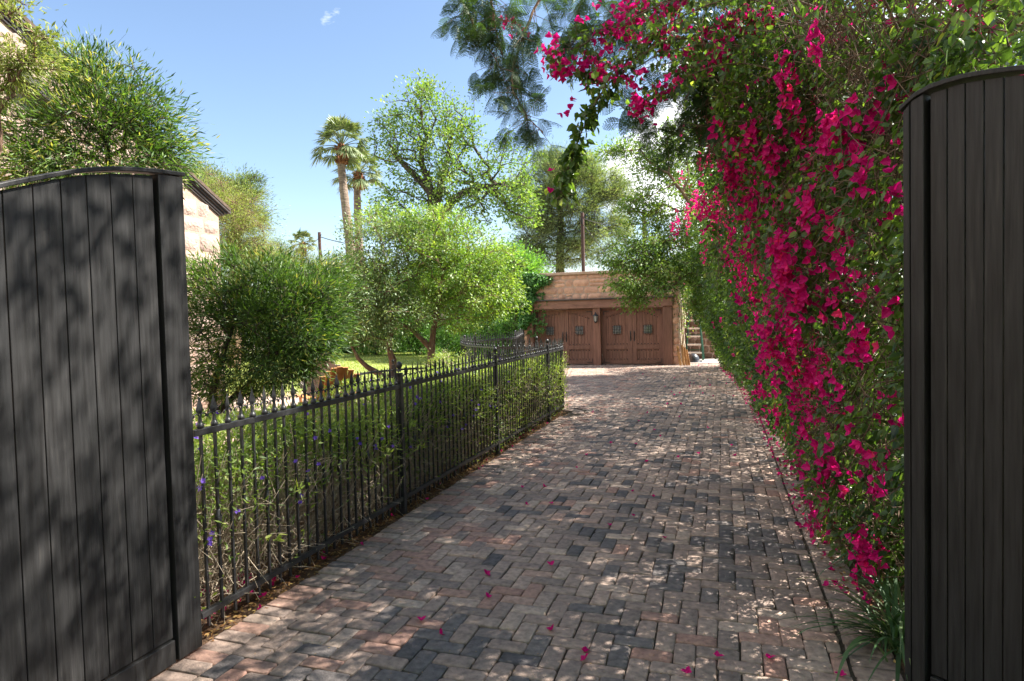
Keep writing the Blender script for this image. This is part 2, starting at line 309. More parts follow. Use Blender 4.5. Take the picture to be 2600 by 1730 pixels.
# ------------------------------------------------------------------ driveway: every brick is modelled
def build_drive():
    wB = 1.7/16.27; ox, oy = -8.41*wB, 35.1*wB
    cent = []; dims = []
    def inside(x, y):
        ok = (x > -2.55) & (x < .585) & (y > .9) & (y < 11.6)
        ok |= (y >= 11.6) & (y < 21.9) & (x < .585) & (x > np.interp(y, [11.6, 12.6, 14.5, 17, 21.9], [-3.0, -4.9, -5.75, -5.4, -6.6]))
        ok |= (y >= 21.9) & (y < 29) & (x > -1.28) & (x < .585)
        return ok
    a, b = np.meshgrid(np.arange(-260, 260), np.arange(-160, 160)); a = a.ravel(); b = b.ravel()
    u = a+2*b; v = -a+2*b
    hx = ox+(u+1)*wB; hy = oy+(v-.5)*wB            # horizontal bricks (TL corner u,v)
    vx = ox+(u+1.5)*wB; vy = oy+(v-3)*wB+wB*0        # vertical bricks
    vy = oy+(v-2-1)*wB
    k = inside(hx, hy); cent.append(np.stack([hx[k], hy[k]], 1)); dims.append(np.tile([2*wB, wB], (k.sum(), 1)))
    k = inside(vx, vy); cent.append(np.stack([vx[k], vy[k]], 1)); dims.append(np.tile([wB, 2*wB], (k.sum(), 1)))
    # clip bricks against the right soldier course
    C = np.concatenate(cent); Dm = np.concatenate(dims)
    lim = .552
    r = C[:, 0]+Dm[:, 0]/2; over = r > lim
    newr = np.minimum(r, lim); l = C[:, 0]-Dm[:, 0]/2
    Dm[:, 0] = newr-l; C[:, 0] = (newr+l)/2
    k = Dm[:, 0] > .016; C = C[k]; Dm = Dm[k]
    # soldier courses: right edge, left edge
    ys = np.arange(.8, 29, wB); C = np.concatenate([C, np.stack([np.full(len(ys), lim+.014+wB), ys], 1)]); Dm = np.concatenate([Dm, np.tile([2*wB, wB], (len(ys), 1))])
    lo = C[:, 0]-Dm[:, 0]/2; hi = C[:, 0]+Dm[:, 0]/2; lo = np.where(C[:, 1] < 11.3, np.maximum(lo, -2.442), lo); Dm[:, 0] = hi-lo; C[:, 0] = (hi+lo)/2; kk = Dm[:, 0] > .03; C = C[kk]; Dm = Dm[kk]
    ys = np.arange(.8, 11.0, wB); C = np.concatenate([C, np.stack([np.full(len(ys), -2.55), ys], 1)]); Dm = np.concatenate([Dm, np.tile([2*wB, wB], (len(ys), 1))])
    rot = np.zeros(len(C))
    # curved course round the end of the planting bed
    ex = []; 
    for th in np.arange(-5, 100, 7.2):
        ex.append((-2.86+.42*math.cos(RAD(th)), 11.02+.42*math.sin(RAD(th)), RAD(th)))
    ex = np.array(ex); cut = (C[:, 0]+2.86)**2+(C[:, 1]-11.02)**2 > .57**2
    C = C[cut]; Dm = Dm[cut]; rot = np.zeros(len(C))
    C = np.concatenate([C, ex[:, :2]]); Dm = np.concatenate([Dm, np.tile([2*wB, wB*.8], (len(ex), 1))]); rot = np.concatenate([rot, ex[:, 2]])
    m = len(C)
    rot = rot+rng.normal(0, .011, m); C = C+rng.normal(0, .0018, (m, 2))
    gap = U(.0025, .006, m)[:, None]; hw = Dm/2-gap/2*1.2
    tone = .5*np.sin(C[:, 0]*2.1+1.7*np.sin(C[:, 1]*.9))+.5*np.sin(C[:, 1]*1.7+C[:, 0]*.6+2)+.4*np.sin(C[:, 0]*5.3-C[:, 1]*3.1)
    q = rng.random(m)*.8+.1+tone*.17
    tint = np.where(q < .25, U(.0, .27, m), np.where(q < .68, U(.3, .6, m), np.where(q < .87, U(.55, .76, m), U(.78, .97, m))))
    edge = (C[:, 0] > .55) | (C[:, 0] < -2.45); tint = np.where(edge & (rng.random(m) < .8), U(.28, .66, m), tint)
    tint = np.where((C[:, 0] < -1.9+U(-.4, .4, m)) & (rng.random(m) < .4), U(.62, .9, m), tint)
    z0 = rng.normal(0, .0022, m); tx = rng.normal(0, .010, m); ty = rng.normal(0, .010, m)
    rc = U(.006, .015, m); ch = U(.0045, .008, m)
    def ring(inset, z, corner):
        hx = hw[:, 0]-inset; hy = hw[:, 1]-inset; c = corner
        px = np.stack([hx-c, hx, hx, hx-c, -hx+c, -hx, -hx, -hx+c], 1); py = np.stack([-hy, -hy+c, hy-c, hy, hy, hy-c, -hy+c, -hy], 1)
        px = px+rng.normal(0, .0016, px.shape); py = py+rng.normal(0, .0016, py.shape)
        zz = np.broadcast_to(np.asarray(z, float).reshape(-1, 1), px.shape)+z0[:, None]+tx[:, None]*px+ty[:, None]*py
        X = np.cos(rot)[:, None]*px-np.sin(rot)[:, None]*py+C[:, :1]; Y = np.sin(rot)[:, None]*px+np.cos(rot)[:, None]*py+C[:, 1:]
        return np.stack([X, Y, zz], 2)
    R0 = ring(0, np.full(m, -.04), rc); R1 = ring(0, -ch, rc); Rm = ring(ch*.35, -ch*.35, rc*1.05); R2 = ring(ch*1.1, np.full(m, 0.), rc*1.1)
    ctr = np.stack([C[:, 0], C[:, 1], z0+U(-.001, .002, m)], 1)[:, None]
    V = np.concatenate([R0, R1, Rm, R2, ctr], 1)
    i = np.arange(8); j = (i+1) % 8
    q4 = np.concatenate([np.stack([r*8+i, r*8+j, (r+1)*8+j, (r+1)*8+i], 1) for r in range(3)])
    t3 = np.stack([24+i, 24+j, np.full(8, 32)], 1)
    g = Gm(); off = (np.arange(m)*33)[:, None, None]
    g.add(V.reshape(-1, 3), (q4[None]+off).reshape(-1, 4), np.repeat(tint, 24), True)
    g.F.append((t3[None]+off).reshape(-1, 3)); g.T.append(np.repeat(tint, 8)); g.S.append(np.full(8*m, True))
    o = g.build('driveway', M_brick); tag(o, kind='structure')
build_drive()
# ------------------------------------------------------------------ gates
def gate(name, label, loc, rz, side, L, ztop, z0, stiles, b0, pw, thick=.045):
    o = thing(name, label, 'gate', loc); o.rotation_euler = (0, 0, rz); ORG[o.name] = np.zeros(3)
    def prism(g, s0, s1, ya, yb, zb, dz=0, n=4, t=.5):
        ss = np.linspace(s0, s1, n+1); V = []
        for y in (ya, yb):
            for s_ in ss: V.append((s_, y, zb))
            for s_ in ss: V.append((s_, y, ztop(s_)+dz))
        m = n+1; F = []
        for k in range(n):
            F += [[k, k+1, m+k+1, m+k], [2*m+k+1, 2*m+k, 3*m+k, 3*m+k+1], [m+k, m+k+1, 3*m+k+1, 3*m+k], [k+1, k, 2*m+k, 2*m+k+1]]
        F += [[0, m, 3*m, 2*m], [n, 2*m+n, 3*m+n, m+n]]
        g.add(V, F, t)
    f = side*thick/2
    g = Gm(); s_ = b0
    while s_ < L:
        e = min(s_+pw, L); prism(g, s_+.002, e-.002, f*.75, -f*.7+side*rng.uniform(-.001, .001), z0+.12, -.012, t=rng.random()); s_ += pw
    g.build('plank_panel', M_gate, o, .0035)
    prism(gb := Gm(), stiles[0][0]+.012, b0+.05, -f*.98, -f*.8, z0+.01, -.02); gb.build('backing_board', M_gate, o)
    for k, (a, b) in enumerate(stiles):
        g = Gm(); prism(g, a, b, f+side*.012, -f, z0, -.004, t=.35+.3*k); g.build('stile', M_gate, o, .004)
    g = Gm(); g.box(((b0+L)/2+.0, side*.006, z0+.055), (L-b0-.006, thick+.004, .115), t=.5); g.build('bottom_rail', M_gate, o, .004)
    g = Gm(); ss = np.linspace(-.012, L, 26); V = []
    for s_ in ss:
        z = ztop(max(s_, 0)); 
        for y, zz in ((-.042, z+.0), (.042, z+.0), (.042, z+.02), (-.042, z+.02)): V.append((s_, y, zz))
    F = []
    for k in range(len(ss)-1):
        for q in range(4): F.append([4*k+q, 4*k+(q+1) % 4, 4*k+4+(q+1) % 4, 4*k+4+q])
    F += [[0, 3, 2, 1], [len(V)-4, len(V)-3, len(V)-2, len(V)-1]]
    g.add(V, F, .6); g.build('top_cap', M_gate, o, .003)
    return o
_ly = [.0, .15, .29, .40, .52, .63, .74, .86, .91, 1.4, 2.1]; _lz = [2.467, 2.452, 2.432, 2.412, 2.382, 2.345, 2.302, 2.255, 2.235, 1.98, 1.5]
gate('driveway_gate', 'black plank gate leaf splashed with sunlight at left edge of drive', (-2.655, 2.63, 0), -PI/2, 1, 1.95, lambda s: float(np.interp(s, _ly, _lz)), .015, [(0, .152)], .166, .117)
_ry = [0, .035, .1, .21, .32, .42, .8, 1.6]; _rz = [2.54, 2.575, 2.595, 2.60, 2.585, 2.565, 2.45, 2.0]
pR = AT(2090, 1000, 2.8)
gate('driveway_gate', 'black plank gate leaf in full shade at right beside the bougainvillea', (pR[0], pR[1], 0), RAD(-41.8), -1, 1.5, lambda s: float(np.interp(s, _ry, _rz)), .015, [(0, .028), (.031, .085)], .100, .066)

# ------------------------------------------------------------------ iron fences
def picket_mesh(parts=True, top=1.14):
    g = Gm(); g.box((0, 0, .05+(top-.05)/2), (.014, .014, top-.05)); return g
def finial_geo(g, z, s=1.):
    g.lathe([(.012*s, z), (.015*s, z+.006), (.015*s, z+.024), (.011*s, z+.03), (.009*s, z+.04), (.007*s, z+.06), (.006*s, z+.078)], (0, 0, 0), 8)
    for sg in (-1, 1):
        a = np.linspace(0, PI*1.15, 7); P = np.stack([np.zeros(7), sg*(.004+.014*(1-np.cos(a))*1.05), z+.075+.016*np.sin(a)], 1); g.tube(P, .0042*s, 5)
    V = [(0, -.004, z+.075), (0, .004, z+.075), (0, -.021, z+.112), (0, .021, z+.112), (.006, 0, z+.112), (-.006, 0, z+.112), (0, 0, z+.205)]
    g.add(V, [[2, 4, 6], [4, 3, 6], [3, 5, 6], [5, 2, 6], [0, 4, 2], [1, 3, 4], [1, 5, 3], [0, 2, 5]])
    for k in range(len(g.V)):
        q = g.V[k]
        if abs(q[0][0]) < .05: g.V[k] = q*np.array([1.25, 1.35, 1])+np.array([0, 0, 1])*(z-q[:, 2:3])*.12*(q[:, 2:3] >= z)
    return g
def post_parts(o, p, h=1.24, s=.05):
    g = Gm(); g.box((p[0], p[1], h/2-.02), (s, s, h+.04)); q = g.build('post', M_iron, o, .003, org=np.array([p[0], p[1], 0])); q.location = (p[0]-ORG[o.name][0], p[1]-ORG[o.name][1], 0)
    g = Gm(); g.box((0, 0, h+.009), (s+.018, s+.018, .018)); g.lathe([(.02, h+.010), (.014, h+.028), (.013, h+.036), (.022, h+.045), (.029, h+.062), (.028, h+.078), (.018, h+.094), (.004, h+.101)], (p[0], p[1], 0), 12)
    g.build('post_cap', M_iron, q)
def iron_fence(name, label, path, posts, spacing=.1025, top=1.14, finials=True, subparts=True, knuckle=True, railb=.13, limit=100, cat='fence', posth=1.24):
    path = np.array(path, float); o = thing(name, label, cat, (path[0][0], path[0][1], 0))
    seg = np.linalg.norm(np.diff(path, axis=0), axis=1); cum = np.concatenate([[0], np.cumsum(seg)]); T = cum[-1]
    def at(s):
        return np.array([np.interp(s, cum, path[:, 0]), np.interp(s, cum, path[:, 1])])
    for z, hh in ((top-.018, .036), (railb, .034)):
        g = Gm()
        for a, b in zip(path[:-1], path[1:]): g.bar((*a, z), (*b, z), .034, hh)
        g.build('rail', M_iron, o, .003)
    pm = None; km = None; fm = None; extra = Gm(); cnt = 0
    s_ = spacing*.6; k = 0
    while s_ < T:
        p = at(s_); d = at(min(s_+.01, T))-at(max(s_-.01, 0)); az = math.atan2(d[1], d[0])-PI/2
        if min([np.linalg.norm(p-np.array(q)) for q in posts]+[9]) > .045:
            if cnt < limit:
                if pm is None:
                    g = picket_mesh(top=top+.02)
                    pm = g.build('picket', M_iron, org=np.zeros(3)); base = pm.data
                    g = picket_mesh(top=top+.02)
                    for zc in (.62,): g.lathe([(.010, zc-.05), (.013, zc-.045), (.013, zc-.03), (.017, zc-.02), (.02, zc-.008), (.02, zc+.008), (.017, zc+.02), (.013, zc+.03), (.013, zc+.045), (.010, zc+.05)], (0, 0, 0), 8)
                    km = g.build('picket', M_iron, org=np.zeros(3)); kd = km.data; bpy.data.objects.remove(km)
                    if finials:
                        g = finial_geo(Gm(), top); fm = g.build('spear_finial', M_iron, org=np.zeros(3)); fd = fm.data; bpy.data.objects.remove(fm)
                    bpy.data.objects.remove(pm)
                c = bpy.data.objects.new('picket', kd if (knuckle and k % 4 == 1) else base); col.objects.link(c); c.parent = o
                c.location = (p[0]-path[0][0], p[1]-path[0][1], U(-.002, .002)); c.rotation_euler = (rng.normal(0, .004), rng.normal(0, .004), az)
                if finials:
                    f = bpy.data.objects.new('spear_finial', fd); col.objects.link(f); f.parent = c; f.rotation_euler = (0, 0, rng.normal(0, .15))
            else:
                n0 = len(extra.V); picket = picket_mesh(top=top+.02)
                if finials: finial_geo(picket, top)
                for V, F, t_, S in zip(picket.V, picket.F, picket.T, picket.S): pass
                off = 0
                for V, F, t_, S in zip(picket.V, picket.F, picket.T, picket.S):
                    extra.add(V+np.array([p[0], p[1], 0]), F-off, .5); off += len(V)
            cnt += 1
        s_ += spacing; k += 1
    for q in posts: post_parts(o, q, posth)
    if extra.V: tag(extra.build('picket_row', M_iron, o), kind='stuff')
    return o
FX = -2.70
iron_fence('iron_fence', 'tall black iron fence with spear tips running along the brick drive',
           [(FX, 2.70), (FX, 10.9), (FX-.04, 11.25), (FX-.18, 11.45), (FX-.4, 11.52)],
           [(FX, 5.02), (FX, 7.52), (FX, 10.03)], .1)
iron_fence('iron_fence', 'black spear-topped fence on the far side of the flowering hedge', [(-3.14, 11.45), (-4.2, 11.72), (-5.2, 12.7), (-5.75, 13.7), (-5.95, 14.5)],
           [(-3.3, 11.5), (-5.45, 13.2)], .12, knuckle=False)
iron_fence('iron_fence', 'spear-topped iron fence reaching the left corner of the stone garage', [(-5.98, 14.6), (-5.85, 15.3), (-5.50, 17.1), (-6.7, 21.8)],
           [(-5.9, 15.0), (-5.52, 17.1), (-6.1, 19.4)], .12, knuckle=False)
iron_fence('garden_fence', 'low dark fence curving round the lawn behind the orange chair', [tuple(GR(x, y, .8)[:2]) for x, y in ((793, 872), (806, 866), (830, 859), (862, 854), (905, 850), (960, 846), (1010, 846), (1060, 846))],
           [tuple(GR(905, 850, .8)[:2])], .12, top=.8, finials=False, knuckle=False, posth=.88)
iron_fence('garden_fence', 'thin dark fence at the back edge of the lawn before the hedge', [(-26, 31.8), (-20, 31.6), (-12, 31.0), (-8.2, 30.6)],
           [(-18, 31.53), (-14, 31.13), (-10, 30.8)], .16, top=.62, finials=False, knuckle=False, railb=.08, limit=100, posth=.66)

# ------------------------------------------------------------------ stone walls
def stones(g, W, H, org, ux, un, holes=(), clip=None, rowh=(.17, .29), lw=(.2, .6), seed=3, proud=.028):
    r = np.random.default_rng(seed); org = np.array(org, float); ux = np.array(ux, float); un = np.array(un, float); uz = np.array([0, 0, 1.])
    z = 0
    def stone(a0, a1, z0, z1):
        a0 += .007; a1 -= .007; z0 += .007; z1 -= .007
        if a1-a0 < .04 or z1-z0 < .04: return
        for (h0, h1, g0, g1) in holes:
            if a1 > h0 and a0 < h1 and z1 > g0 and z0 < g1:
                if a0 < h0: a1 = min(a1, h0)
                elif a1 > h1: a0 = max(a0, h1)
                elif z1 > g1: z0 = max(z0, g1)
                else: return
                if a1-a0 < .04 or z1-z0 < .04: return
        nx = max(4, int((a1-a0)/.05)); nz = max(4, int((z1-z0)/.05))
        A, Z = np.meshgrid(np.linspace(a0, a1, nx), np.linspace(z0, z1, nz))
        fa = np.minimum(A-a0, a1-A); fz = np.minimum(Z-z0, z1-Z); e = np.minimum(fa, fz)
        dep = np.where(e < 1e-6, -.004, proud*(.55+.45*np.minimum(1, e/.05)))+np.where(e > 1e-6, r.normal(0, .0055, A.shape)+r.uniform(-.008, .012), 0)
        A = A+np.where(e < 1e-6, r.normal(0, .004, A.shape), 0); Z = Z+np.where(e < 1e-6, r.normal(0, .004, A.shape), 0)
        # round the outline corners
        for iz, ix in ((0, 0), (0, -1), (-1, 0), (-1, -1)):
            A[iz, ix] += .014*(1 if ix == 0 else -1); Z[iz, ix] += .014*(1 if iz == 0 else -1)
        P = org+A[..., None]*ux+Z[..., None]*uz+dep[..., None]*un
        i, j = np.meshgrid(np.arange(nx-1), np.arange(nz-1)); k = (j*nx+i).ravel()
        F = np.stack([k, k+1, k+nx+1, k+nx], 1)
        g.add(P.reshape(-1, 3), F, r.random(), True)
    while z < H-.02:
        h = r.uniform(*rowh); 
        if H-z-h < .1: h = H-z
        a = -r.uniform(0, .2)
        amax = W if clip is None else min(W, clip(z+h*.6))
        while a < amax:
            l = r.uniform(*lw)
            e = min(a+l, amax)
            if amax-e < .1: e = amax
            if r.random() < .16 and h > .2:
                m = z+h*r.uniform(.4, .6); stone(max(a, 0), e, z, m); stone(max(a, 0), e, m, z+h)
            else: stone(max(a, 0), e, z+r.uniform(-.006, .006), z+h+r.uniform(-.006, .006))
            a = e
        z += h

# ------------------------------------------------------------------ garage
GY = 21.85
ga = thing('garage', 'pink stone garage with two pairs of brown timber doors at end of drive', 'garage', (-4, GY, 0))
g = Gm()
XL, XR, ZT = -6.72, -1.35, 3.13
# wall mass (mortar) with openings left free
for (a, b, z0, z1) in ((XL, -6.56, 0, ZT), (-1.62, XR, 0, ZT), (-6.56, -1.62, 2.0, ZT)):
    g.box(((a+b)/2, GY+.17, (z0+z1)/2), (b-a, .34, z1-z0))
g.box((XL+.15, GY+3, ZT/2), (.3, 5.3, ZT)); g.box((XR-.15, GY+1.7, ZT/2), (.3, 2.7, ZT)); g.box((.0+(XL+XR)/2, GY+5.8, ZT/2), (XR-XL, .3, ZT))
g.box((-.65, 24.9, 1.45), (1.4, .3, 2.9))
g.build('wall_core', M_mortar, ga)
g = Gm()
stones(g, XR-XL, ZT, (XL, GY, 0), (1, 0, 0), (0, -1, 0), holes=[(-6.56-XL+.0, -1.62-XL, -1, 2.24)], seed=5)
stones(g, 3.0, ZT, (XR, GY, 0), (0, 1, 0), (1, 0, 0), seed=6)
stones(g, 5.5, ZT, (XL, GY+5.5, 0), (0, -1, 0), (-1, 0, 0), seed=7, lw=(.3, .7))
g.build('stone_wall', M_stone, ga)
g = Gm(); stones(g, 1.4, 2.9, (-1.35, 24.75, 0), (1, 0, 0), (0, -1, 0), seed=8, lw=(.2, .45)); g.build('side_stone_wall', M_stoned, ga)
g = Gm(); g.box(((XL+XR)/2, GY+.14, ZT+.045), (XR-XL+.1, .46, .09)); g.box((XL+.15, GY+3.2, ZT+.045), (.4, 5.6, .09)); g.build('parapet_cap', M_cap, ga, .012)
g = Gm(); g.box(((XL+XR)/2, GY+3, ZT-.3), (XR-XL-.3, 5.4, .12)); g.build('roof', M_roof, ga)
g = Gm()
OP = [(-6.36, -4.22), (-3.97, -1.87)]; DZ = 1.955
fy = GY+.06
g = Gm(); g.box((-4.09, fy-.02, 2.10), (5.08, .30, .285)); g.build('lintel', M_beam, ga, .01)
g = Gm(); g.box((-4.09, fy-.06, 2.265), (5.14, .36, .04)); g.build('lintel_cap', M_trim, ga, .006)
for a, b in ((-6.60, -6.36), (-4.22, -3.97), (-1.87, -1.57)):
    g = Gm(); g.box(((a+b)/2, fy, 1.957/2), (b-a, .25, 1.957), t=rng.random()); g.build('door_post', M_door, ga, .01)
DY = fy+.16
def door_leaf(x0, x1, sgn):                      # sgn +1: meeting stile at the right side
    W = x1-x0; o = None; H = DZ-.03
    yb = DY
    g = Gm(); X = lambda f: (x0+f*W) if sgn > 0 else (x1-f*W)
    def bx(f0, f1, z0, z1, y0, y1, t=.5):
        a, b = X(f0), X(f1); a, b = min(a, b), max(a, b); g.box(((a+b)/2, (y0+y1)/2, (z0+z1)/2), (b-a, y1-y0, z1-z0), t=t)
    # boards (backing)
    nb = 9
    for k in range(nb): bx(k/nb+.007, (k+1)/nb-.007, .02, H, yb, yb+.03, t=rng.random())
    bx(0, 1, .02, H, yb+.012, yb+.03, .3)
    # frame pieces, 18 mm proud
    yf = yb-.03
    bx(0, .135, .02, H, yf, yb); bx(.865, 1, .02, H, yf, yb); bx(.136, .864, .02, .13, yf+.001, yb); bx(.136, .864, .53, .66, yf+.001, yb)
    nseg = 14
    for k in range(nseg):
        f0, f1 = .135+.73*k/nseg, .135+.73*(k+1)/nseg
        zc = lambda f: H-.30+.21*math.sin((f-.135)/.73*PI/2)
        a, b = X(f0), X(f1); V = []
        for y in (yf+.001, yb):
            V += [(a, y, zc(f0)), (b, y, zc(f1)), (b, y, H), (a, y, H)]
        g.add(V, [[0, 1, 2, 3], [7, 6, 5, 4], [0, 4, 5, 1], [3, 2, 6, 7]], .5)
    o = g.build('door', M_door, ga)
    # studs
    s_ = Gm()
    def stud(f, z):
        s_.add(np.array([(-.016, 0, -.016), (.016, 0, -.016), (.016, 0, .016), (-.016, 0, .016), (0, -.014, 0)])+np.array([X(f), yb-.001, z]), [[0, 1, 4], [1, 2, 4], [2, 3, 4], [3, 0, 4]])
    for k in range(7):
        f = .18+.64*k/6; stud(f, H-.345+.20*math.sin((f-.135)/.73*PI/2)); stud(f, .70); stud(f, .48); stud(f, .18)
    s_.build('stud_rows', M_iron, o)
    # corner brackets
    b_ = Gm()
    for zc, dz in ((H-.09, -1), (.075, 1)):
        xa = X(.07); xb = X(.25); b_.box(((xa+xb)/2, yf-.004, zc), (abs(xb-xa), .006, .022)); b_.box((X(.07), yf-.004, zc+dz*.065), (.022, .0062, .13))
    b_.build('corner_bracket', M_iron, o)
    # window and grille
    xc = X(.5); zc = 1.19
    w_ = Gm(); w_.box((xc, yb-.004, zc), (.26, .006, .27)); w_.build('window', M_glass, o)
    f_ = Gm()
    for (cx, cz, dx, dz) in ((0, .15, .34, .025), (0, -.15, .34, .025), (-.155, 0, .025, .3), (.155, 0, .025, .3)): f_.box((xc+cx, yb-.01, zc+cz), (dx, .02, dz))
    f_.build('window_frame', M_door, o)
    gr = Gm()
    for k in range(4):
        x = xc-.09+.06*k; zz = np.linspace(-.165, .165, 9); gr.tube(np.stack([np.full(9, x), yb-.03-.035*np.cos(zz/.165*PI/2), zc+zz], 1), .0105, 6)
    for zz in (-.095, 0, .095):
        gr.box((xc, yb-.05, zc+zz), (.27, .008, .013))
        for sg in (-1, 1):
            a = np.linspace(0, 4.5, 7); gr.tube(np.stack([xc+sg*(.135+.018*np.sin(a)), np.full(7, yb-.05), zc+zz+.018*(1-np.cos(a))], 1), .006, 5)
    gr.build('window_grille', M_iron, o)
    h_ = Gm(); xh = X(.945); h_.box((xh, yf-.003, .97), (.035, .006, .36)); zz = np.linspace(-.13, .13, 9); h_.tube(np.stack([np.full(9, xh), yf-.01-.04*np.cos(zz/.13*PI/2), .97+zz], 1), .011, 6); h_.build('handle', M_iron, o)
for a, b in OP:
    m = (a+b)/2; door_leaf(a+.012, m-.003, 1); door_leaf(m+.003, b-.012, -1)
# wall lantern
lx, ly, lz = -4.10, fy-.125, 1.50
la = thing('wall_lantern', 'black glass carriage lantern on the timber post between garage doors', 'lantern', (lx, ly, lz))
g = Gm(); g.box((lx, ly-.008, lz+.12), (.07, .016, .22)); g.tube([(lx, ly-.01, lz+.2), (lx, ly-.07, lz+.29), (lx, ly-.13, lz+.29), (lx, ly-.15, lz+.25)], .009, 6); g.tube([(lx, ly-.01, lz+.02), (lx, ly-.05, lz-.03), (lx, ly-.09, lz-.04)], .008, 6); g.build('bracket', M_iron, la)
cx_, cy_ = lx, ly-.15
g = Gm(); g.lathe([(.045, 0), (.05, .02), (.078, .19), (.072, .19)], (cx_, cy_, lz-.01), 6, smooth=False); g.build('glass', M_lglass, la)
g = Gm()
for k in range(6):
    a = k*PI/3; g.tube([(cx_+.053*math.cos(a), cy_+.053*math.sin(a), lz), (cx_+.083*math.cos(a), cy_+.083*math.sin(a), lz+.18)], .006, 4)
g.lathe([(.02, -.06), (.03, -.04), (.045, -.03), (.062, -.01), (.05, .0)], (cx_, cy_, lz), 8); g.build('cage', M_iron, la)
g = Gm(); g.lathe([(.105, .18), (.10, .2), (.06, .235), (.035, .25), (.03, .27), (.012, .285), (.012, .31), (.002, .32)], (cx_, cy_, lz), 12); g.build('roof_cap', M_iron, la)

# ------------------------------------------------------------------ stone house at the left
hx = -8.5; yc = 9.30; ze = 3.66; sl_ = .545
ho = thing('stone_house', 'sunlit pink stone house gable with dark sloping eaves behind left shrubs', 'house', (hx, yc, 0))
ridge_y = 2.6
g = Gm(); zr = ze+(yc-ridge_y)*sl_; yo = 2*ridge_y-yc
P = [(yc, -.03), (yc, ze), (ridge_y, zr), (yo, ze), (yo, -.03)]
V = [(hx, y, z) for y, z in P]+[(hx-9, y, z) for y, z in P]
g.add(V, [[0, 1, 2, 3, 4]]); g.add(V, [[9, 8, 7, 6, 5]]); g.add(V, [[0, 5, 6, 1], [4, 3, 8, 9]]); g.build('wall_core', M_mortar, ho)
g = Gm(); stones(g, 6.7, 7.2, (hx, yc-6.7, 0), (0, 1, 0), (1, 0, 0), clip=lambda z: 6.7 if z < ze-.05 else max(0, 6.7-(z-ze+.05)/sl_), rowh=(.2, .34), lw=(.28, .62), seed=21, proud=.03)
stones(g, 3.0, ze, (hx, yc, 0), (-1, 0, 0), (0, 1, 0), rowh=(.2, .34), seed=22); g.build('stone_wall', M_stoneh, ho)
# rake cornice: stepped mouldings
ang = math.atan(sl_); du = np.array([0, -math.cos(ang), math.sin(ang)]); dn = np.array([0, math.sin(ang), math.cos(ang)])
e0 = np.array([hx, yc+.03, ze+.0])
for k, (off, px_, th) in enumerate(((-.01, .03, .035), (.03, .05, .045), (.075, .08, .04), (.115, .11, .045))):
    g = Gm(); a = e0+dn*off+du*(-.04*k); b = a+du*8.1; g.bar(a+np.array([px_/2-.1, 0, 0]), b+np.array([px_/2-.1, 0, 0]), px_+.2, th, up=tuple(dn)); g.build('rake_moulding', M_trim, ho, .008)
g = Gm(); a = e0+dn*.16+du*(-.08); g.bar(a+np.array([-4.58, 0, 0]), a+du*8.2+np.array([-4.58, 0, 0]), 9.4, .05, up=tuple(dn))
du2 = np.array([0, du[1]*-1, du[2]]); dn2 = np.array([0, -dn[1], dn[2]]); top = a+du*8.2
g.bar(top+np.array([-4.58, 0, 0]), top-du2*8.2+np.array([-4.58, 0, 0]), 9.4, .05, up=tuple(dn2)); g.build('roof', M_roof, ho)
# lower gabled band seen through the shrub
g = Gm(); a = PX(118, 245, hx+.18); b = PX(430, 520, hx+.18)
g.bar(PX(40, 170, hx+.1), PX(150, 270, hx+.1), .22, .12); g.build('drip_moulding', M_trim, ho, .01)

# ------------------------------------------------------------------ clutter right of garage
lp = GR(1599, 829); lo_ = thing('step_ladder', 'green step ladder with grey treads standing against the stone wall', 'ladder', (lp[0], lp[1], 0))
g = Gm(); H = 1.72; wb, wt = .30, .17
for sg in (-1, 1): g.bar((lp[0]+sg*wb, lp[1]-.30, 0), (lp[0]+sg*wt, lp[1], H), .045, .07)
g.build('front_rails', M_green, lo_, .004)
g = Gm()
for sg in (-1, 1): g.bar((lp[0]+sg*(wb+.03), lp[1]+.38, 0), (lp[0]+sg*wt, lp[1]+.03, H), .028, .05)
for z in (.35, .9, 1.4): g.bar((lp[0]-.27+z*.07, lp[1]+.38-z*.2, z), (lp[0]+.27-z*.07, lp[1]+.38-z*.2, z), .02, .03)
g.build('rear_frame', M_green, lo_, .004)
for k in range(1, 6):
    z = k*.29; f = z/H; hw_ = wb+(wt-wb)*f; g = Gm(); g.box((lp[0], lp[1]-.30*(1-f)+.01, z), (2*hw_-.03, .085, .03)); g.box((lp[0], lp[1]-.30*(1-f)-.03, z-.02), (2*hw_-.03, .006, .045)); g.build('tread', M_alu, lo_, .003)
g = Gm(); g.box((lp[0], lp[1]+.01, H+.015), (2*wt+.08, .16, .05)); g.build('top_cap', M_blackp, lo_, .008)
pp = GR(1574, 842); o = thing('timber_offcuts', 'bundle of orange split planks leaning beside the garage corner', 'planks', (pp[0], pp[1], 0))
for k, (dx, lean, hh) in enumerate(((-.1, -.10, .62), (0.0, -.06, .66), (.09, -.08, .58), (.17, -.1, .5))):
    g = Gm(); a = np.array([pp[0]+dx, pp[1]+.03*k, .0]); g.bar(a, a+np.array([lean, .16, hh]), .075, .045, up=(0, 1, 0)); g.build('plank', M_fir, o, .006)
pp = GR(1596, 833); o = thing('garden_pot', 'black plastic domed pot lying at the foot of the ladder', 'pot', (pp[0], pp[1], 0))
g = Gm(); g.lathe([(.30, .0), (.31, .05), (.29, .06)], (pp[0], pp[1]-.25, 0), 20); g.build('tray', M_blackp, o)
g = Gm(); g.lathe([(.22, .05), (.22, .10), (.19, .2), (.13, .27), (.05, .31), (.01, .315)], (pp[0], pp[1]-.25, 0), 20); g.build('dome', M_blackp, o)
sheet('concrete_pad', [(-1.28, 22.3), (-.15, 22.3), (.0, 24.6), (-1.28, 24.6)], .012, M_conc)
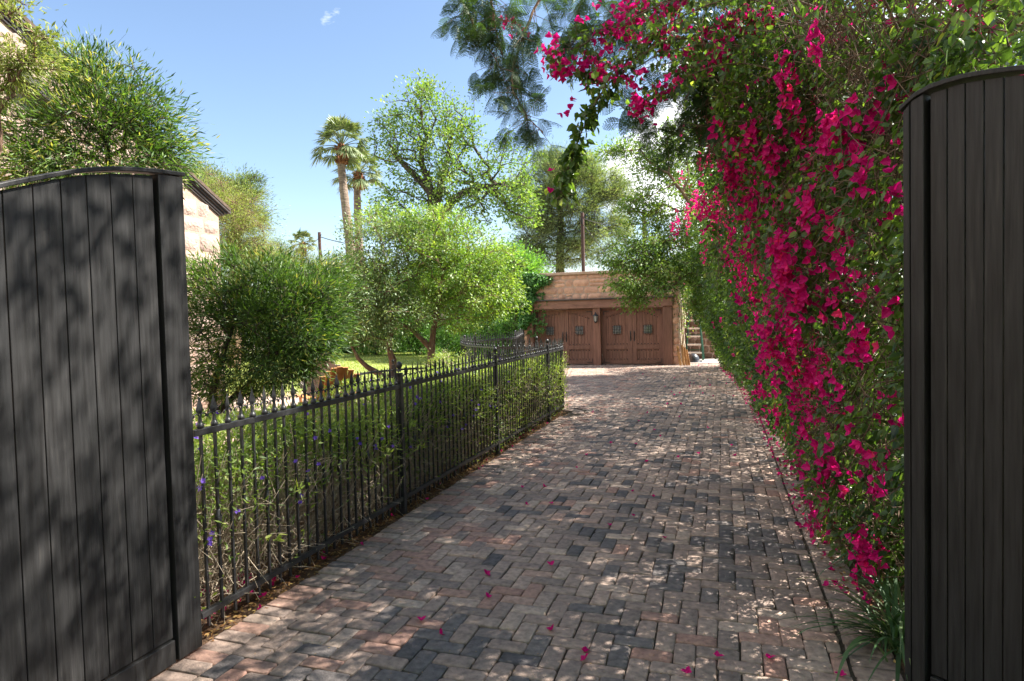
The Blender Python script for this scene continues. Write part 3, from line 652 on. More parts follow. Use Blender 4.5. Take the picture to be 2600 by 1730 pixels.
for k, (px_, y0, y1, dep) in enumerate(((1604, 760, 815, 25.5),)):
    p = AT(px_, 815, dep); o = thing('gate_post', 'white painted gate post behind the step ladder', 'post', (p[0], p[1], 0))
    g = Gm(); g.box((p[0], p[1], .65), (.13, .13, 1.3)); g.build('shaft', M_white, o, .01); g = Gm(); g.box((p[0], p[1], 1.32), (.17, .17, .04)); g.build('cap', M_white, o, .01)
p = AT(1630, 830, 33); o = thing('garden_wall', 'low tan wall across the far end of the side passage', 'wall', (p[0], p[1], 0))
g = Gm(); g.box((p[0]+.5, p[1], .35), (5, .3, .7)); g.build('wall_body', M_cap, o, .01); g = Gm(); g.box((p[0]+.5, p[1], .74), (5.1, .38, .08)); g.build('coping', M_cap, o, .01)

# ------------------------------------------------------------------ chairs on the patio
def adirondack(name, label, loc, rz, mat):
    o = thing(name, label, 'chair', loc); o.rotation_euler = (0, 0, rz); ORG[o.name] = np.zeros(3)     # faces local -y
    for k in range(7):
        x = (k-3)*.085; ht = .98-.013*(k-3)**2
        g = Gm(); g.bar((x*.86, .20, .30), (x*.98, .50, .30+(ht-.3)), .085, .016, up=(0, -1, .3)); g.build('back_slat', mat, o, .006)
    g = Gm()
    for k in range(6): g.box((0, -.28+.085*k, .36-.015*k), (.52, .075, .018), M=None)
    g.build('seat', mat, o, .004)
    for s_ in (-1, 1):
        g = Gm(); g.box((s_*.34, -.05, .55), (.13, .66, .02)); g.build('armrest', mat, o, .01)
        g = Gm(); g.box((s_*.29, -.31, .27), (.025, .09, .54)); g.build('leg', mat, o, .004)
        g = Gm(); g.bar((s_*.27, -.30, .33), (s_*.27, .55, .06), .025, .12); g.build('leg', mat, o, .004)
    g = Gm(); g.box((0, .31, .52), (.72, .025, .06)); g.build('back_brace', mat, o, .004)
    return o
p = AT(752, 850, 9.3); adirondack('garden_chair', 'orange cedar slatted chair with fanned back behind the iron fence', (p[0], p[1], .10), RAD(-125), M_cedar)
p = AT(745, 812, 10.6); adirondack('garden_chair', 'grey weathered slatted chair just behind the orange cedar one', (p[0], p[1], .16), RAD(-150), M_greyw)

# ------------------------------------------------------------------ utility poles and cables
def pole(label, px_, ytop, ybot, dep, r):
    t_ = AT(px_, ytop, dep); b_ = np.array([t_[0], t_[1], 0]); o = thing('utility_pole', label, 'pole', b_, 'wooden utility poles behind the garden')
    g = Gm(); g.tube([b_, (t_[0], t_[1], t_[2]*.5), t_], [r*1.15, r*1.05, r], 10); g.build('shaft', M_pole, o)
    g = Gm(); g.box((t_[0], t_[1]-r, t_[2]-.5), (.08, .12, .3)); g.box((t_[0]+r, t_[1], t_[2]-.25), (.12, .1, .06)); g.build('bracket', M_wire, o); return t_
t1 = pole('far thin utility pole just left of the palm trunks', 735, 535, 620, 60, .15)
t2 = pole('brown utility pole standing above the garage parapet', 1340, 490, 640, 36, .10)
t3 = pole('pale distant utility pole behind the light green tree', 1482, 490, 640, 50, .14)
def cable(label, A, B, sag, r):
    o = Gm(); s_ = np.linspace(0, 1, 20)[:, None]; P = np.asarray(A)*(1-s_)+np.asarray(B)*s_; P[:, 2] -= sag*4*s_[:, 0]*(1-s_[:, 0]); o.tube(P, r, 4)
    tag(o.build('power_cable', M_wire), label, 'cable', 'overhead cables')
cable('overhead cable crossing from the far pole behind the palms', t1-[0, 0, .4], AT(1000, 560, 48), .6, .035)
cable('overhead cable dropping left from the far pole', t1-[0, 0, .5], AT(560, 640, 52), .5, .03)
cable('overhead cable running right from the brown pole', t2-[0, 0, .3], t3-[0, 0, .3], .5, .022)
cable('overhead cable running left from the brown pole into the pine', t2-[0, 0, .35], AT(1130, 590, 40), .4, .02)
cable('slanting service cable falling right from the brown pole', t2-[0, 0, .6], AT(1450, 640, 33), .15, .02)

# ------------------------------------------------------------------ trees: trunk, limbs grown towards every leaf clump, leaves
def crown_tree(name, label, cat, base, trunk, blobs, leafm, barkm, L=.06, W=.03, kind='d', nl=60, rad=.25, tip=.006, group=None, droop=.2, seed=1,
               twigs=True, pexp=2.3, bend=.12, tn=10, fl=.5, spread=1., trunk2=None, minr=.004, step=.35, outward=.7, tbias=0.):
    r = np.random.default_rng(seed); o = thing(name, label, cat, base, group)
    pos = []; par = []; plen = []; isT = []
    trunks = [trunk]+(trunk2 or [])
    for tr in trunks:
        tr = np.array(tr, float); seg = np.linalg.norm(np.diff(tr[:, :3], axis=0), axis=1); cum = np.concatenate([[0], np.cumsum(seg)])
        n = max(3, int(cum[-1]/step)); ss = np.linspace(0, cum[-1], n)
        P = np.stack([np.interp(ss, cum, tr[:, k]) for k in range(3)], 1); P[1:-1] += r.normal(0, tr[0, 3]*.25, (n-2, 3))*[1, 1, .2]
        for k in range(n):
            par.append(-1 if k == 0 else len(pos)-1); pos.append(P[k]); plen.append(0 if k == 0 else plen[-1]+cum[-1]/n*.5); isT.append(cum[-1]*k/n)
    cl = []
    for (cx, cy, cz, rx, ry, rz_, n) in blobs:
        v = runit_(r, n)*(r.random((n, 1))**(1/2.6)); cl.append(v*[rx, ry, rz_]+[cx, cy, cz])
    cl = np.concatenate(cl); top = pos[-1]; ordr = np.argsort(np.linalg.norm(cl-np.array(pos[len(pos)*2//3]), axis=1)); cl = cl[ordr]
    cap = len(pos)+len(cl)*14; PA = np.zeros((cap, 3)); PL = np.zeros(cap); n = len(pos); PA[:n] = pos; PL[:n] = plen
    low = np.zeros(cap); low[:n] = np.where(np.array(isT) < .35*max(isT), 2.5, 0.)
    par = par+[0]*(cap-n); ends = []
    for c in cl:
        d = c-PA[:n]; dist = np.linalg.norm(d, axis=1); cost = dist+.28*PL[:n]+low[:n]+np.maximum(0, -d[:, 2])*.9
        k = int(np.argmin(cost)); a = PA[k]; D_l = dist[k]; m = min(12, max(1, int(D_l/step)))
        off = r.normal(0, bend*D_l, 3); off[2] = abs(off[2])*.4-.05*D_l; prev = k
        for q in range(1, m+1):
            f = q/m; p = a+(c-a)*f+off*math.sin(PI*f)+(r.normal(0, .04*D_l/m, 3) if q < m else 0)
            PA[n] = p; par[n] = prev; PL[n] = PL[prev]+D_l/m; prev = n; n += 1
        ends.append(prev)
    rr = np.zeros(n); 
    for e in ends: rr[e] = tip**pexp
    for k in range(n-1, 0, -1):
        if par[k] >= 0: rr[par[k]] += rr[k]*(1. if k >= len(pos) or True else 1)
    R = np.maximum(rr**(1/pexp), minr)
    # trunk radius: prescribed
    i0 = 0; g = Gm()
    for tr in trunks:
        tr = np.array(tr, float); seg = np.linalg.norm(np.diff(tr[:, :3], axis=0), axis=1); cum = np.concatenate([[0], np.cumsum(seg)]); m = max(3, int(cum[-1]/step)); ss = np.linspace(0, cum[-1], m)
        rt = np.interp(ss, cum, tr[:, 3]); idx = np.arange(i0, i0+m); R[idx] = rt; i0 += m
        g.tube(PA[idx], rt*(1+.06*r.normal(size=m)), tn)
    kk = np.array([k for k in range(i0, n) if par[k] >= 0]); pk = np.array([par[k] for k in kk])
    Rp = np.minimum(R[pk], R[kk]*1.35)
    big = R[kk] > .02
    for sel, ns in ((big, 7), (~big, 4)):
        if sel.sum(): g.frusta(PA[pk[sel]], PA[kk[sel]]+(PA[kk[sel]]-PA[pk[sel]])*.04, Rp[sel], R[kk[sel]], ns)
    # leaves
    ce = PA[ends]; cen = ce.mean(0); N = len(ce)*nl
    C = np.repeat(ce, nl, 0); off = r.normal(size=(N, 3))*rad*[1, 1, .75]*(.5+.8*np.repeat(r.random(len(ce)), nl))[:, None]; P = C+off
    A = norm(outward*norm(C-cen)+.9*norm(off)+r.normal(size=(N, 3))*.6+[0, 0, -droop]); Nn = norm(r.normal(size=(N, 3))*.8+[0, 0, 1.])
    tt = np.clip(np.repeat(r.normal(.5+tbias, .2, len(ce)), nl)+r.normal(0, .17, N), 0, 1)
    gl = Gm(); s_ = r.uniform(.7, 1.25, N); leaves(gl, P, A, Nn, L*s_, W*s_, kind, tt)
    if twigs:
        q = r.random(N) < .12; st = C[q]+(P[q]-C[q])*.05; g.frusta(st, P[q], minr*.7, minr*.4, 3)
    g.build('trunk', barkm, o); gl.build('crown', leafm, o); return o
def runit_(r, n):
    v = r.normal(size=(n, 3)); return v/np.linalg.norm(v, axis=1)[:, None]
def B(px, py, dep, rx, rz, n, ry=None):
    p = AT(px, py, dep); return (p[0], p[1], p[2], rx, ry or rx, rz, n)
def TR(lst, base_r=None): return [(*AT(x, y, d), r) for x, y, d, r in lst]
def onground(p, r): return (p[0], p[1], -.05, r)

# big spring-leafed tree
tb = AT(1005, 560, 32)
crown_tree('ash_tree', 'tall open-branched tree in sparse spring leaf at centre behind the garden', 'tree', (tb[0], tb[1], 0),
           [onground(tb, .5)]+TR([(1003, 560, 32, .36), (998, 500, 32, .30), (985, 430, 32, .22), (975, 370, 32, .15), (972, 300, 32, .07), (968, 230, 32, .03)]),
           [B(965, 260, 32, 1.7, 1.5, 60), B(920, 330, 32, 1.6, 1.6, 50), B(1010, 330, 32, 1.8, 1.7, 70), B(1060, 280, 32, 1.1, 1.6, 36), B(960, 430, 32, 1.9, 1.6, 55), B(1060, 430, 32, 2., 1.8, 70),
            B(1135, 440, 32, 2., 1.6, 60), B(1175, 390, 32, 1.5, 1.8, 40), B(1190, 470, 32, 1.3, 1.3, 45), B(900, 480, 31, 1.3, 1.2, 30), B(1000, 530, 31, 2.6, 1.2, 50), B(970, 205, 32, .5, .7, 8), B(885, 300, 32, .7, .8, 12)],
           L_ash, M_bark, .16, .09, nl=30, rad=.27, tip=.013, minr=.011, step=.6, bend=.16, seed=4, droop=.1,
           trunk2=[TR([(1003, 520, 32, .26), (1030, 470, 32, .22), (1070, 440, 32, .17), (1120, 430, 32, .12), (1165, 420, 32, .05)]), TR([(998, 500, 32, .2), (1012, 440, 32, .18), (1030, 370, 32, .13), (1040, 310, 32, .05)]),
                   TR([(988, 440, 32, .2), (955, 400, 32, .16), (920, 370, 32, .12), (895, 330, 32, .05)])])
# palms
def palm(label, ptop, pbot, r0, r1, seed, nf=34, fr=1.6):
    r = np.random.default_rng(seed); o = thing('fan_palm', label, 'palm tree', (pbot[0], pbot[1], 0), 'fan palms')
    g = Gm(); n = 46; f = np.linspace(0, 1, n)[:, None]; base = np.array([pbot[0], pbot[1], -.1]); mid = np.array([*(pbot[:2]), pbot[2]])
    P = np.where(f < .5, base+(mid-base)*f*2, mid+(ptop-mid)*(f-.5)*2); P = P+np.stack([.12*np.sin(f[:, 0]*5), 0*f[:, 0], 0*f[:, 0]], 1)
    R = np.interp(f[:, 0], [0, 1], [r0*.8, r1*.82])*(1+.05*(np.arange(n) % 2)+r.normal(0, .015, n)); g.tube(P, R, 14); g.build('trunk', M_palmt, o)
    g = Gm(); g.lathe([(r1*.95, -1.2), (r1*1.15, -1.0), (r1*1.05, -.8), (r1*1.25, -.55), (r1*1.15, -.3), (r1*.9, -.05), (r1*.4, .15)], ptop+[0, 0, .1], 12)
    m = 160; a = r.uniform(0, 2*PI, m); z = r.uniform(-1.1, 0, m); S = ptop+np.stack([r1*np.cos(a), r1*np.sin(a), z], 1); leaves(g, S, np.stack([np.cos(a), np.sin(a), r.uniform(.3, 1.5, m)], 1), r.normal(size=(m, 3)), .24, .12)
    g.build('leaf_bases', M_boot, o)
    g = Gm(); r1 *= .8
    for k in range(nf):
        az = k*2.399+r.normal(0, .2); el = RAD(88)-RAD(104)*((k+.5)/nf)+r.normal(0, .08); d = np.array([math.cos(az)*math.cos(el), math.sin(az)*math.cos(el), math.sin(el)])
        Lp = fr*r.uniform(.7, .9); tt = np.linspace(0, 1, 6)[:, None]; P = ptop+d*Lp*tt+np.array([0, 0, -1.])*(tt**2)*.2*Lp*math.cos(el)
        g.tube(P, np.linspace(.035, .018, 6), 4, t=.6)
        e = P[-1]; dd = norm(P[-1]-P[-2]); sd = np.cross(dd, [0, 0, 1.]); sd = norm(sd) if np.linalg.norm(sd) > .1 else np.array([1., 0, 0]); u = np.cross(sd, dd)
        nb = 34; th = np.linspace(-1.75, 1.75, nb); wgt = np.cos(th*.42)
        dirs = np.cos(th)[:, None]*dd+np.sin(th)[:, None]*sd+(-.25*u)[None]+r.normal(0, .05, (nb, 3)); dirs = norm(dirs)
        Lb = .92*wgt*r.uniform(.85, 1.1, nb)*(fr/1.55); A0 = np.repeat(e[None], nb, 0); tv = np.clip(r.normal(.5, .2, nb), 0, 1)
        w_ = .085
        up_ = np.repeat(u[None], nb, 0); S_ = norm(np.cross(dirs, up_))
        m1 = A0+dirs*(Lb*.55)[:, None]+np.array([0, 0, -.03]); tip_ = m1+dirs*(Lb*.42)[:, None]+np.array([0, 0, -1])*(Lb*r.uniform(.04, .25, nb))[:, None]
        V = np.stack([A0, m1-S_*w_/2, tip_, m1+S_*w_/2], 1).reshape(-1, 3); i4 = np.arange(nb)[:, None]*4
        g.add(V, np.concatenate([i4+[0, 1, 3], i4+[1, 2, 3]]), np.concatenate([tv, np.clip(tv+.25, 0, 1)]))
    g.build('crown', L_palm, o); return o
palm('taller leaning fan palm with orange collar under its crown', AT(786, 338, 40), AT(803, 560, 40), .42, .27, 1)
palm('shorter fan palm partly hidden right behind the taller one', AT(826, 400, 44), AT(824, 560, 44), .40, .27, 2, 32)
p = AT(697, 600, 62); palm('tiny distant fan palm low on the skyline left of the pole', AT(697, 562, 62), AT(697, 640, 62), .3, .2, 5, 24, 1.2)
# pine
pb = AT(1287, 630, 42)
crown_tree('pine_tree', 'broad grey-green pine tree standing behind the garage parapet', 'tree', (pb[0], pb[1], 0), [onground(pb, .45)]+TR([(1287, 630, 42, .3), (1290, 560, 42, .25), (1292, 480, 42, .18), (1300, 420, 42, .1), (1305, 370, 42, .04)]),
           [B(1290, 380, 42, 1.8, 1., 36), B(1255, 420, 42, 2.2, 1.5, 46), B(1340, 410, 42, 2.2, 1.3, 50), B(1400, 440, 42, 1.7, 1.0, 44), B(1240, 490, 42, 1.8, 1.3, 42), B(1330, 480, 42, 2.4, 1.4, 46), B(1290, 560, 42, 2.6, 1.8, 60), B(1360, 550, 42, 2.2, 1.6, 46), B(1235, 560, 42, 1.2, 1.4, 26), B(1425, 520, 43, 1.0, 1.0, 18)],
           L_pine, M_bark, .24, .034, nl=190, rad=.38, tip=.014, minr=.012, step=.8, seed=9, droop=-.3, outward=1.)
# dark pine and pale tree rear left
pb = AT(540, 600, 30)
crown_tree('dark_pine', 'dark green pine top showing over the pale feathery tree', 'tree', (pb[0], pb[1], 0), [onground(pb, .4)]+TR([(545, 560, 30, .3), (550, 480, 30, .2), (560, 420, 30, .08)]),
           [B(565, 430, 30, .85, .6, 26), B(560, 475, 30, 1., .8, 26), B(480, 425, 30, 1.2, .8, 26), B(455, 400, 30, .7, .5, 12), B(580, 500, 30, .6, .7, 12), B(520, 450, 30, 1., .7, 18)],
           L_pine, M_bark, .17, .03, nl=150, rad=.26, tip=.012, minr=.01, step=.6, seed=10, droop=-.3, tbias=-.15)
pb = AT(530, 640, 25)
crown_tree('feathery_tree', 'pale yellow-green feathery tree between stone house and palms', 'tree', (pb[0], pb[1], 0), [onground(pb, .25)]+TR([(532, 640, 25, .16), (540, 560, 25, .1), (535, 480, 25, .05)]),
           [B(480, 450, 25, .9, .9, 26), B(530, 480, 25, 1., 1., 34), B(560, 550, 25, 1., 1.1, 36), B(510, 560, 25, 1.1, 1.1, 36), B(600, 590, 25, .8, .8, 20), B(530, 620, 25, 1.4, .7, 26), B(465, 500, 25, .8, 1., 20)],
           L_palo, M_bark2, .085, .02, nl=210, rad=.36, tip=.009, minr=.006, step=.5, seed=12, droop=.2)
pb = AT(650, 640, 30)
crown_tree('feathery_tree', 'low hazy pale green tree on the skyline left of the distant pole', 'tree', (pb[0], pb[1], 0), [onground(pb, .2)]+TR([(650, 640, 30, .14), (655, 590, 30, .05)]),
           [B(640, 590, 30, 1.2, .8, 34), B(600, 605, 30, 1., .8, 26), B(680, 610, 30, 1., .6, 26), B(725, 625, 30, 1., .6, 26), B(770, 620, 30, 1., .7, 26)], L_palo, M_bark2, .10, .025, nl=120, rad=.36, tip=.01, minr=.007, seed=13)
# dense green row behind the lawn, left of the garage
lab = ['dense bright green hedge tree just left of the ivy-covered garage corner', 'dense green hedge tree behind the lawn, middle of the row', 'dense green hedge tree behind the right small garden tree', 'dense green hedge tree glimpsed behind the small tree trunks', 'shadowed hedge tree at the left end of the row behind the lawn']
for k, (px, top, dep) in enumerate(((1185, 585, 25.5), (1120, 575, 27), (1050, 590, 29), (960, 620, 31), (860, 640, 32))):
    b = AT(px, 700, dep)
    crown_tree('hedge_tree', lab[k], 'tree', (b[0], b[1], 0), [(b[0], b[1], -.05, .14), (b[0], b[1], 1.2, .1), (b[0], b[1], 2.6, .06)],
               [B(px, (top+745)/2-20, dep, 1.15, 1.35, 60), B(px-25, top+55, dep, .9, .75, 26), B(px+20, top+45, dep, .8, .65, 26), (b[0], b[1], .9, 1.3, 1.1, .8, 50)],
               L_mid, M_bark, .11, .055, nl=170, rad=.28, tip=.01, minr=.008, seed=30+k, group='dense hedge trees behind the lawn')
for k, (px, dep, ll) in enumerate(((745, 34, 'round green bush in the gap beneath the palm trunks'), (620, 34, 'round green bush on the skyline beneath the pale tree'), (680, 36, 'round green bush beneath the tiny distant palm'))):
    b = AT(px, 700, dep); crown_tree('hedge_tree', ll, 'tree', (b[0], b[1], 0), [(b[0], b[1], -.05, .14), (b[0], b[1], 1.2, .1), (b[0], b[1], 2.2, .06)],
               [(b[0], b[1], 2.2, 2., 1.6, 2.1, 110)], L_ash, M_bark, .12, .07, nl=80, rad=.34, tip=.01, minr=.008, seed=50+k)
b = AT(960, 700, 35)
crown_tree('boundary_hedge', 'long dense dark green hedge closing off the garden beyond the back lawn fence', 'hedge', (b[0], b[1], 0), [(b[0], b[1], -.05, .1), (b[0], b[1], 1., .08), (b[0], b[1], 1.8, .05)],
           [(*AT(x, 700, 35)[:2], 1.5, 1.6, 1.2, 1.7+.3*math.sin(x), 34) for x in range(600, 1260, 42)], L_mid, M_bark, .17, .11, nl=110, rad=.32, tip=.01, minr=.008, seed=55, step=1.2, tbias=-.15)
# small multi-trunk garden trees
b1 = AT(890, 900, 12.2); b2 = AT(985, 875, 12.6)
crown_tree('crape_myrtle', 'small spreading garden tree on a forked reddish trunk, left of the pair', 'tree', (b1[0], b1[1], 0),
           [onground(b1, .085)]+TR([(893, 885, 12.2, .078), (905, 840, 12.2, .07), (893, 800, 12.2, .06), (905, 740, 12.2, .045), (890, 660, 12.2, .025)]),
           [B(860, 560, 12.2, .75, .55, 70), B(800, 640, 12, .8, .55, 75), B(900, 620, 12.2, .8, .6, 85), B(850, 700, 12, .85, .45, 75), B(930, 720, 12.2, .7, .4, 55), B(800, 740, 11.8, .6, .4, 42), B(870, 770, 11.8, .5, .25, 24), B(770, 690, 11.6, .5, .4, 30), B(950, 560, 12.2, .5, .5, 36)],
           L_silver, M_bark2, .056, .026, nl=44, rad=.095, tip=.0035, minr=.0025, step=.18, seed=60, trunk2=[TR([(893, 880, 12.2, .06), (870, 860, 12.1, .055), (830, 835, 12.1, .045), (815, 815, 12, .03), (800, 770, 12, .015)])])
crown_tree('crape_myrtle', 'small spreading garden tree with brighter yellow-green crown, right of the pair', 'tree', (b2[0], b2[1], 0),
           [onground(b2, .085)]+TR([(985, 860, 12.6, .075), (992, 800, 12.6, .07), (998, 770, 12.6, .06), (1010, 700, 12.6, .04), (1020, 620, 12.6, .02)]),
           [B(950, 530, 12.6, .6, .45, 50), B(1000, 510, 12.8, .8, .35, 50), B(1060, 560, 12.8, .9, .5, 85), B(1130, 610, 12.8, .75, .5, 65), B(1040, 640, 12.6, .95, .5, 90), B(1100, 690, 12.6, .8, .4, 70), B(980, 680, 12.6, .6, .4, 45), B(1160, 680, 12.8, .45, .4, 34), B(1000, 585, 12.4, .7, .4, 60), B(1060, 740, 12.6, .6, .2, 20), B(870, 510, 12.8, .5, .4, 36)],
           L_crape, M_bark2, .058, .027, nl=46, rad=.095, tip=.0035, minr=.0025, step=.18, seed=61, trunk2=[TR([(990, 800, 12.6, .06), (965, 775, 12.6, .045), (935, 750, 12.5, .03), (900, 730, 12.5, .015)])])
# narrow-leafed shrubs on the left
b = AT(490, 960, 7.2)
crown_tree('willowy_shrub', 'dark willowy shrub with narrow leaves right behind the iron fence', 'shrub', (b[0], b[1], 0),
           [onground(b, .05)]+TR([(488, 930, 7.2, .045), (495, 860, 7.2, .04), (520, 800, 7.2, .03), (540, 740, 7.2, .018)]),
           [B(510, 700, 7.2, .4, .3, 50), B(600, 690, 7.3, .4, .3, 60), B(455, 760, 7., .35, .4, 46), B(650, 750, 7.2, .45, .3, 76), B(560, 800, 7.4, .45, .3, 50), B(705, 790, 7.3, .32, .25, 50), B(480, 870, 7., .35, .25, 34), B(650, 850, 7.2, .45, .2, 50), B(745, 700, 7.5, .3, .25, 44), B(590, 628, 7.2, .3, .1, 16), B(470, 640, 7.2, .25, .2, 26), B(690, 655, 7.4, .35, .2, 44), B(560, 900, 7.6, .5, .15, 34), B(748, 765, 7.6, .26, .25, 36), B(700, 850, 7.4, .25, .12, 18), B(640, 610, 7.6, .2, .1, 12), B(530, 600, 7.3, .12, .1, 8), B(780, 640, 7.8, .25, .25, 24)],
           L_dark, M_bark, .085, .0125, kind='q', nl=52, rad=.10, tip=.0032, minr=.002, step=.14, seed=70, droop=-.15, outward=.9,
           trunk2=[TR([(490, 960, 7.2, .04), (540, 910, 7.3, .03), (600, 860, 7.3, .02), (650, 800, 7.3, .01)])])
b = AT(250, 900, 6.2)
crown_tree('willowy_shrub', 'tall narrow-leafed shrub rising above the left gate against the house', 'shrub', (b[0], b[1], 0),
           [onground(b, .06)]+TR([(250, 700, 6.2, .05), (255, 430, 6.2, .035), (250, 330, 6.2, .02), (260, 220, 6.2, .01)]),
           [B(250, 200, 6.2, .35, .3, 66), B(180, 170, 6.2, .25, .22, 38), B(330, 260, 6.2, .28, .25, 54), B(390, 330, 6.3, .22, .2, 38), B(280, 310, 6.2, .4, .3, 72), B(180, 300, 6.1, .35, .3, 60), B(120, 380, 6., .4, .25, 54), B(350, 380, 6.2, .3, .18, 34), B(60, 400, 5.8, .35, .25, 54), B(40, 300, 5.9, .25, .3, 46), B(150, 240, 6.1, .25, .25, 30), B(240, 400, 6., .4, .15, 26)],
           L_dark, M_bark, .08, .0125, kind='q', nl=34, rad=.11, tip=.003, minr=.002, step=.14, seed=71, droop=-.15, outward=.9, tbias=.12)
b = AT(20, 300, 5.2)
crown_tree('willowy_shrub', 'pale blossoming shrub tips in front of the house roof edge at top left', 'shrub', (b[0]-.4, b[1], 0),
           [(b[0]-.4, b[1], -.05, .05), (b[0]-.3, b[1], 2.5, .04), (b[0]-.1, b[1], 3.3, .02)],
           [B(40, 125, 5.2, .2, .1, 16), B(100, 90, 5.2, .1, .06, 7), B(20, 165, 5.2, .2, .12, 18), B(90, 140, 5.2, .16, .08, 12), B(10, 20, 5., .12, .07, 6), B(55, 12, 5., .06, .04, 3), B(0, 210, 5.2, .2, .15, 18)],
           L_palo, M_bark2, .05, .011, kind='q', nl=48, rad=.055, tip=.0028, minr=.002, step=.12, seed=72, tbias=-.15)
# rounded shrub and bright shrub row between the fences
b = AT(1050, 850, 11)
crown_tree('round_shrub', 'rounded clipped shrub behind the near fence below the small trees', 'shrub', (b[0], b[1], 0), [(b[0], b[1], -.05, .03), (b[0], b[1], .3, .02), (b[0], b[1], .6, .01)],
           [(b[0], b[1], .65, .62, .5, .52, 190)], L_hedge, M_twig, .035, .015, nl=46, rad=.07, tip=.003, minr=.002, step=.12, seed=74, tbias=-.05)
# light green tree beside the garage
b = np.array([1.0, 20.2, 0]); 
crown_tree('overhanging_tree', 'light green leafy tree drooping over the right half of the garage', 'tree', (b[0], b[1], 0),
           [(b[0], b[1], -.05, .13), (b[0]+.05, b[1]-.1, 1.6, .11), (b[0]-.5, b[1]-.8, 3.0, .09), (b[0]-1.5, b[1]-1.9, 4.3, .06), (b[0]-2.3, b[1]-2.7, 5.4, .03)],
           [B(1560, 320, 17.6, .7, .45, 30), B(1510, 380, 17.6, .8, .55, 40), B(1600, 430, 17.8, .8, .8, 56), B(1490, 480, 17.4, .7, .6, 42), B(1440, 345, 17.2, .5, .12, 10), B(1400, 352, 17.2, .3, .08, 6), B(1560, 530, 17.6, .9, .6, 64), B(1480, 570, 17.2, .7, .4, 40), B(1430, 605, 17., .55, .25, 26), B(1530, 620, 17.2, .8, .35, 56), B(1440, 655, 16.8, .45, .2, 20), B(1600, 600, 18, .7, .6, 60), B(1500, 660, 16.9, .6, .15, 18), B(1465, 692, 16.7, .3, .1, 8), B(1620, 690, 18.6, .5, .4, 30)],
           L_ash, M_bark2, .09, .038, nl=74, rad=.16, tip=.006, minr=.004, step=.3, seed=80, droop=.35, tbias=.05)
# taller trees behind the right hedge (they shade the drive)
for k, (x, y, zc, ll) in enumerate(((3.6, 12.5, 4.1, 'leafy green tree behind the bougainvillea, nearer the shade tree'), (2.7, 17.6, 4.9, 'leafy green tree behind the far end of the bougainvillea hedge'))):
    crown_tree('screen_tree', ll, 'tree', (x, y, 0), [(x, y, -.05, .16), (x, y, 2, .13), (x-.2, y, 4.2, .08)],
               [(x-.5, y, zc, 1.7+.3*k, 2.2+.4*k, 1.3+.3*k, 90+70*k), (x-.3, y, zc+1.2, 1.3, 1.8, .9, 30+50*k)], L_mid, M_bark, .09, .04, nl=60, rad=.28, tip=.008, minr=.006, seed=90+k, group='trees behind the right hedge')

# big shade tree with feathery leaves leaning over the drive
def fronds(g, P, A, n_p=9, L=.26, r=None, tb=0):
    """bipinnate leaves: rachis direction A, pinnae pairs, each a comb of leaflets"""
    r = r or rng; m = len(P); A = norm(A); up = norm(r.normal(size=(m, 3))*.5+[0, 0, 1.]); S = norm(np.cross(A, up)); Nn = np.cross(S, A)
    Ls = L*r.uniform(.7, 1.2, m); tl = np.clip(r.normal(.5+tb, .2, m), 0, 1)
    allP = []; allA = []; allN = []; allL = []; allT = []
    for k in range(n_p):
        f = (k+1)/(n_p+.5); base = P+A*(Ls*f)[:, None]-np.array([0, 0, 1])*(Ls*f*f*.25)[:, None]
        pl = Ls*.42*math.sin(PI*(.15+.8*f))
        for sg in (-1, 1):
            d = norm(S*sg+A*.55-Nn*.15)
            for q in range(7):
                h = (q+.5)/7; b = base+d*(pl*h)[:, None]-Nn*(pl*h*h*.2)[:, None]
                for s2 in (-1, 1):
                    allP.append(b); allA.append(norm(A*s2+d*.5)); allN.append(Nn); allL.append(pl*.2); allT.append(tl)
    allP = np.concatenate(allP); allA = np.concatenate(allA); allN = np.concatenate(allN)+r.normal(0, .2, (len(allP), 3)); allL = np.concatenate(allL); allT = np.concatenate(allT)
    leaves(g, allP, allA, allN, allL, allL*.62, 'q', allT)
    rk = Ls*.95; g.frusta(P, P+A*rk[:, None]-np.array([0, 0, 1])*(rk*.22)[:, None], .0018, .001, 3, t=.3)
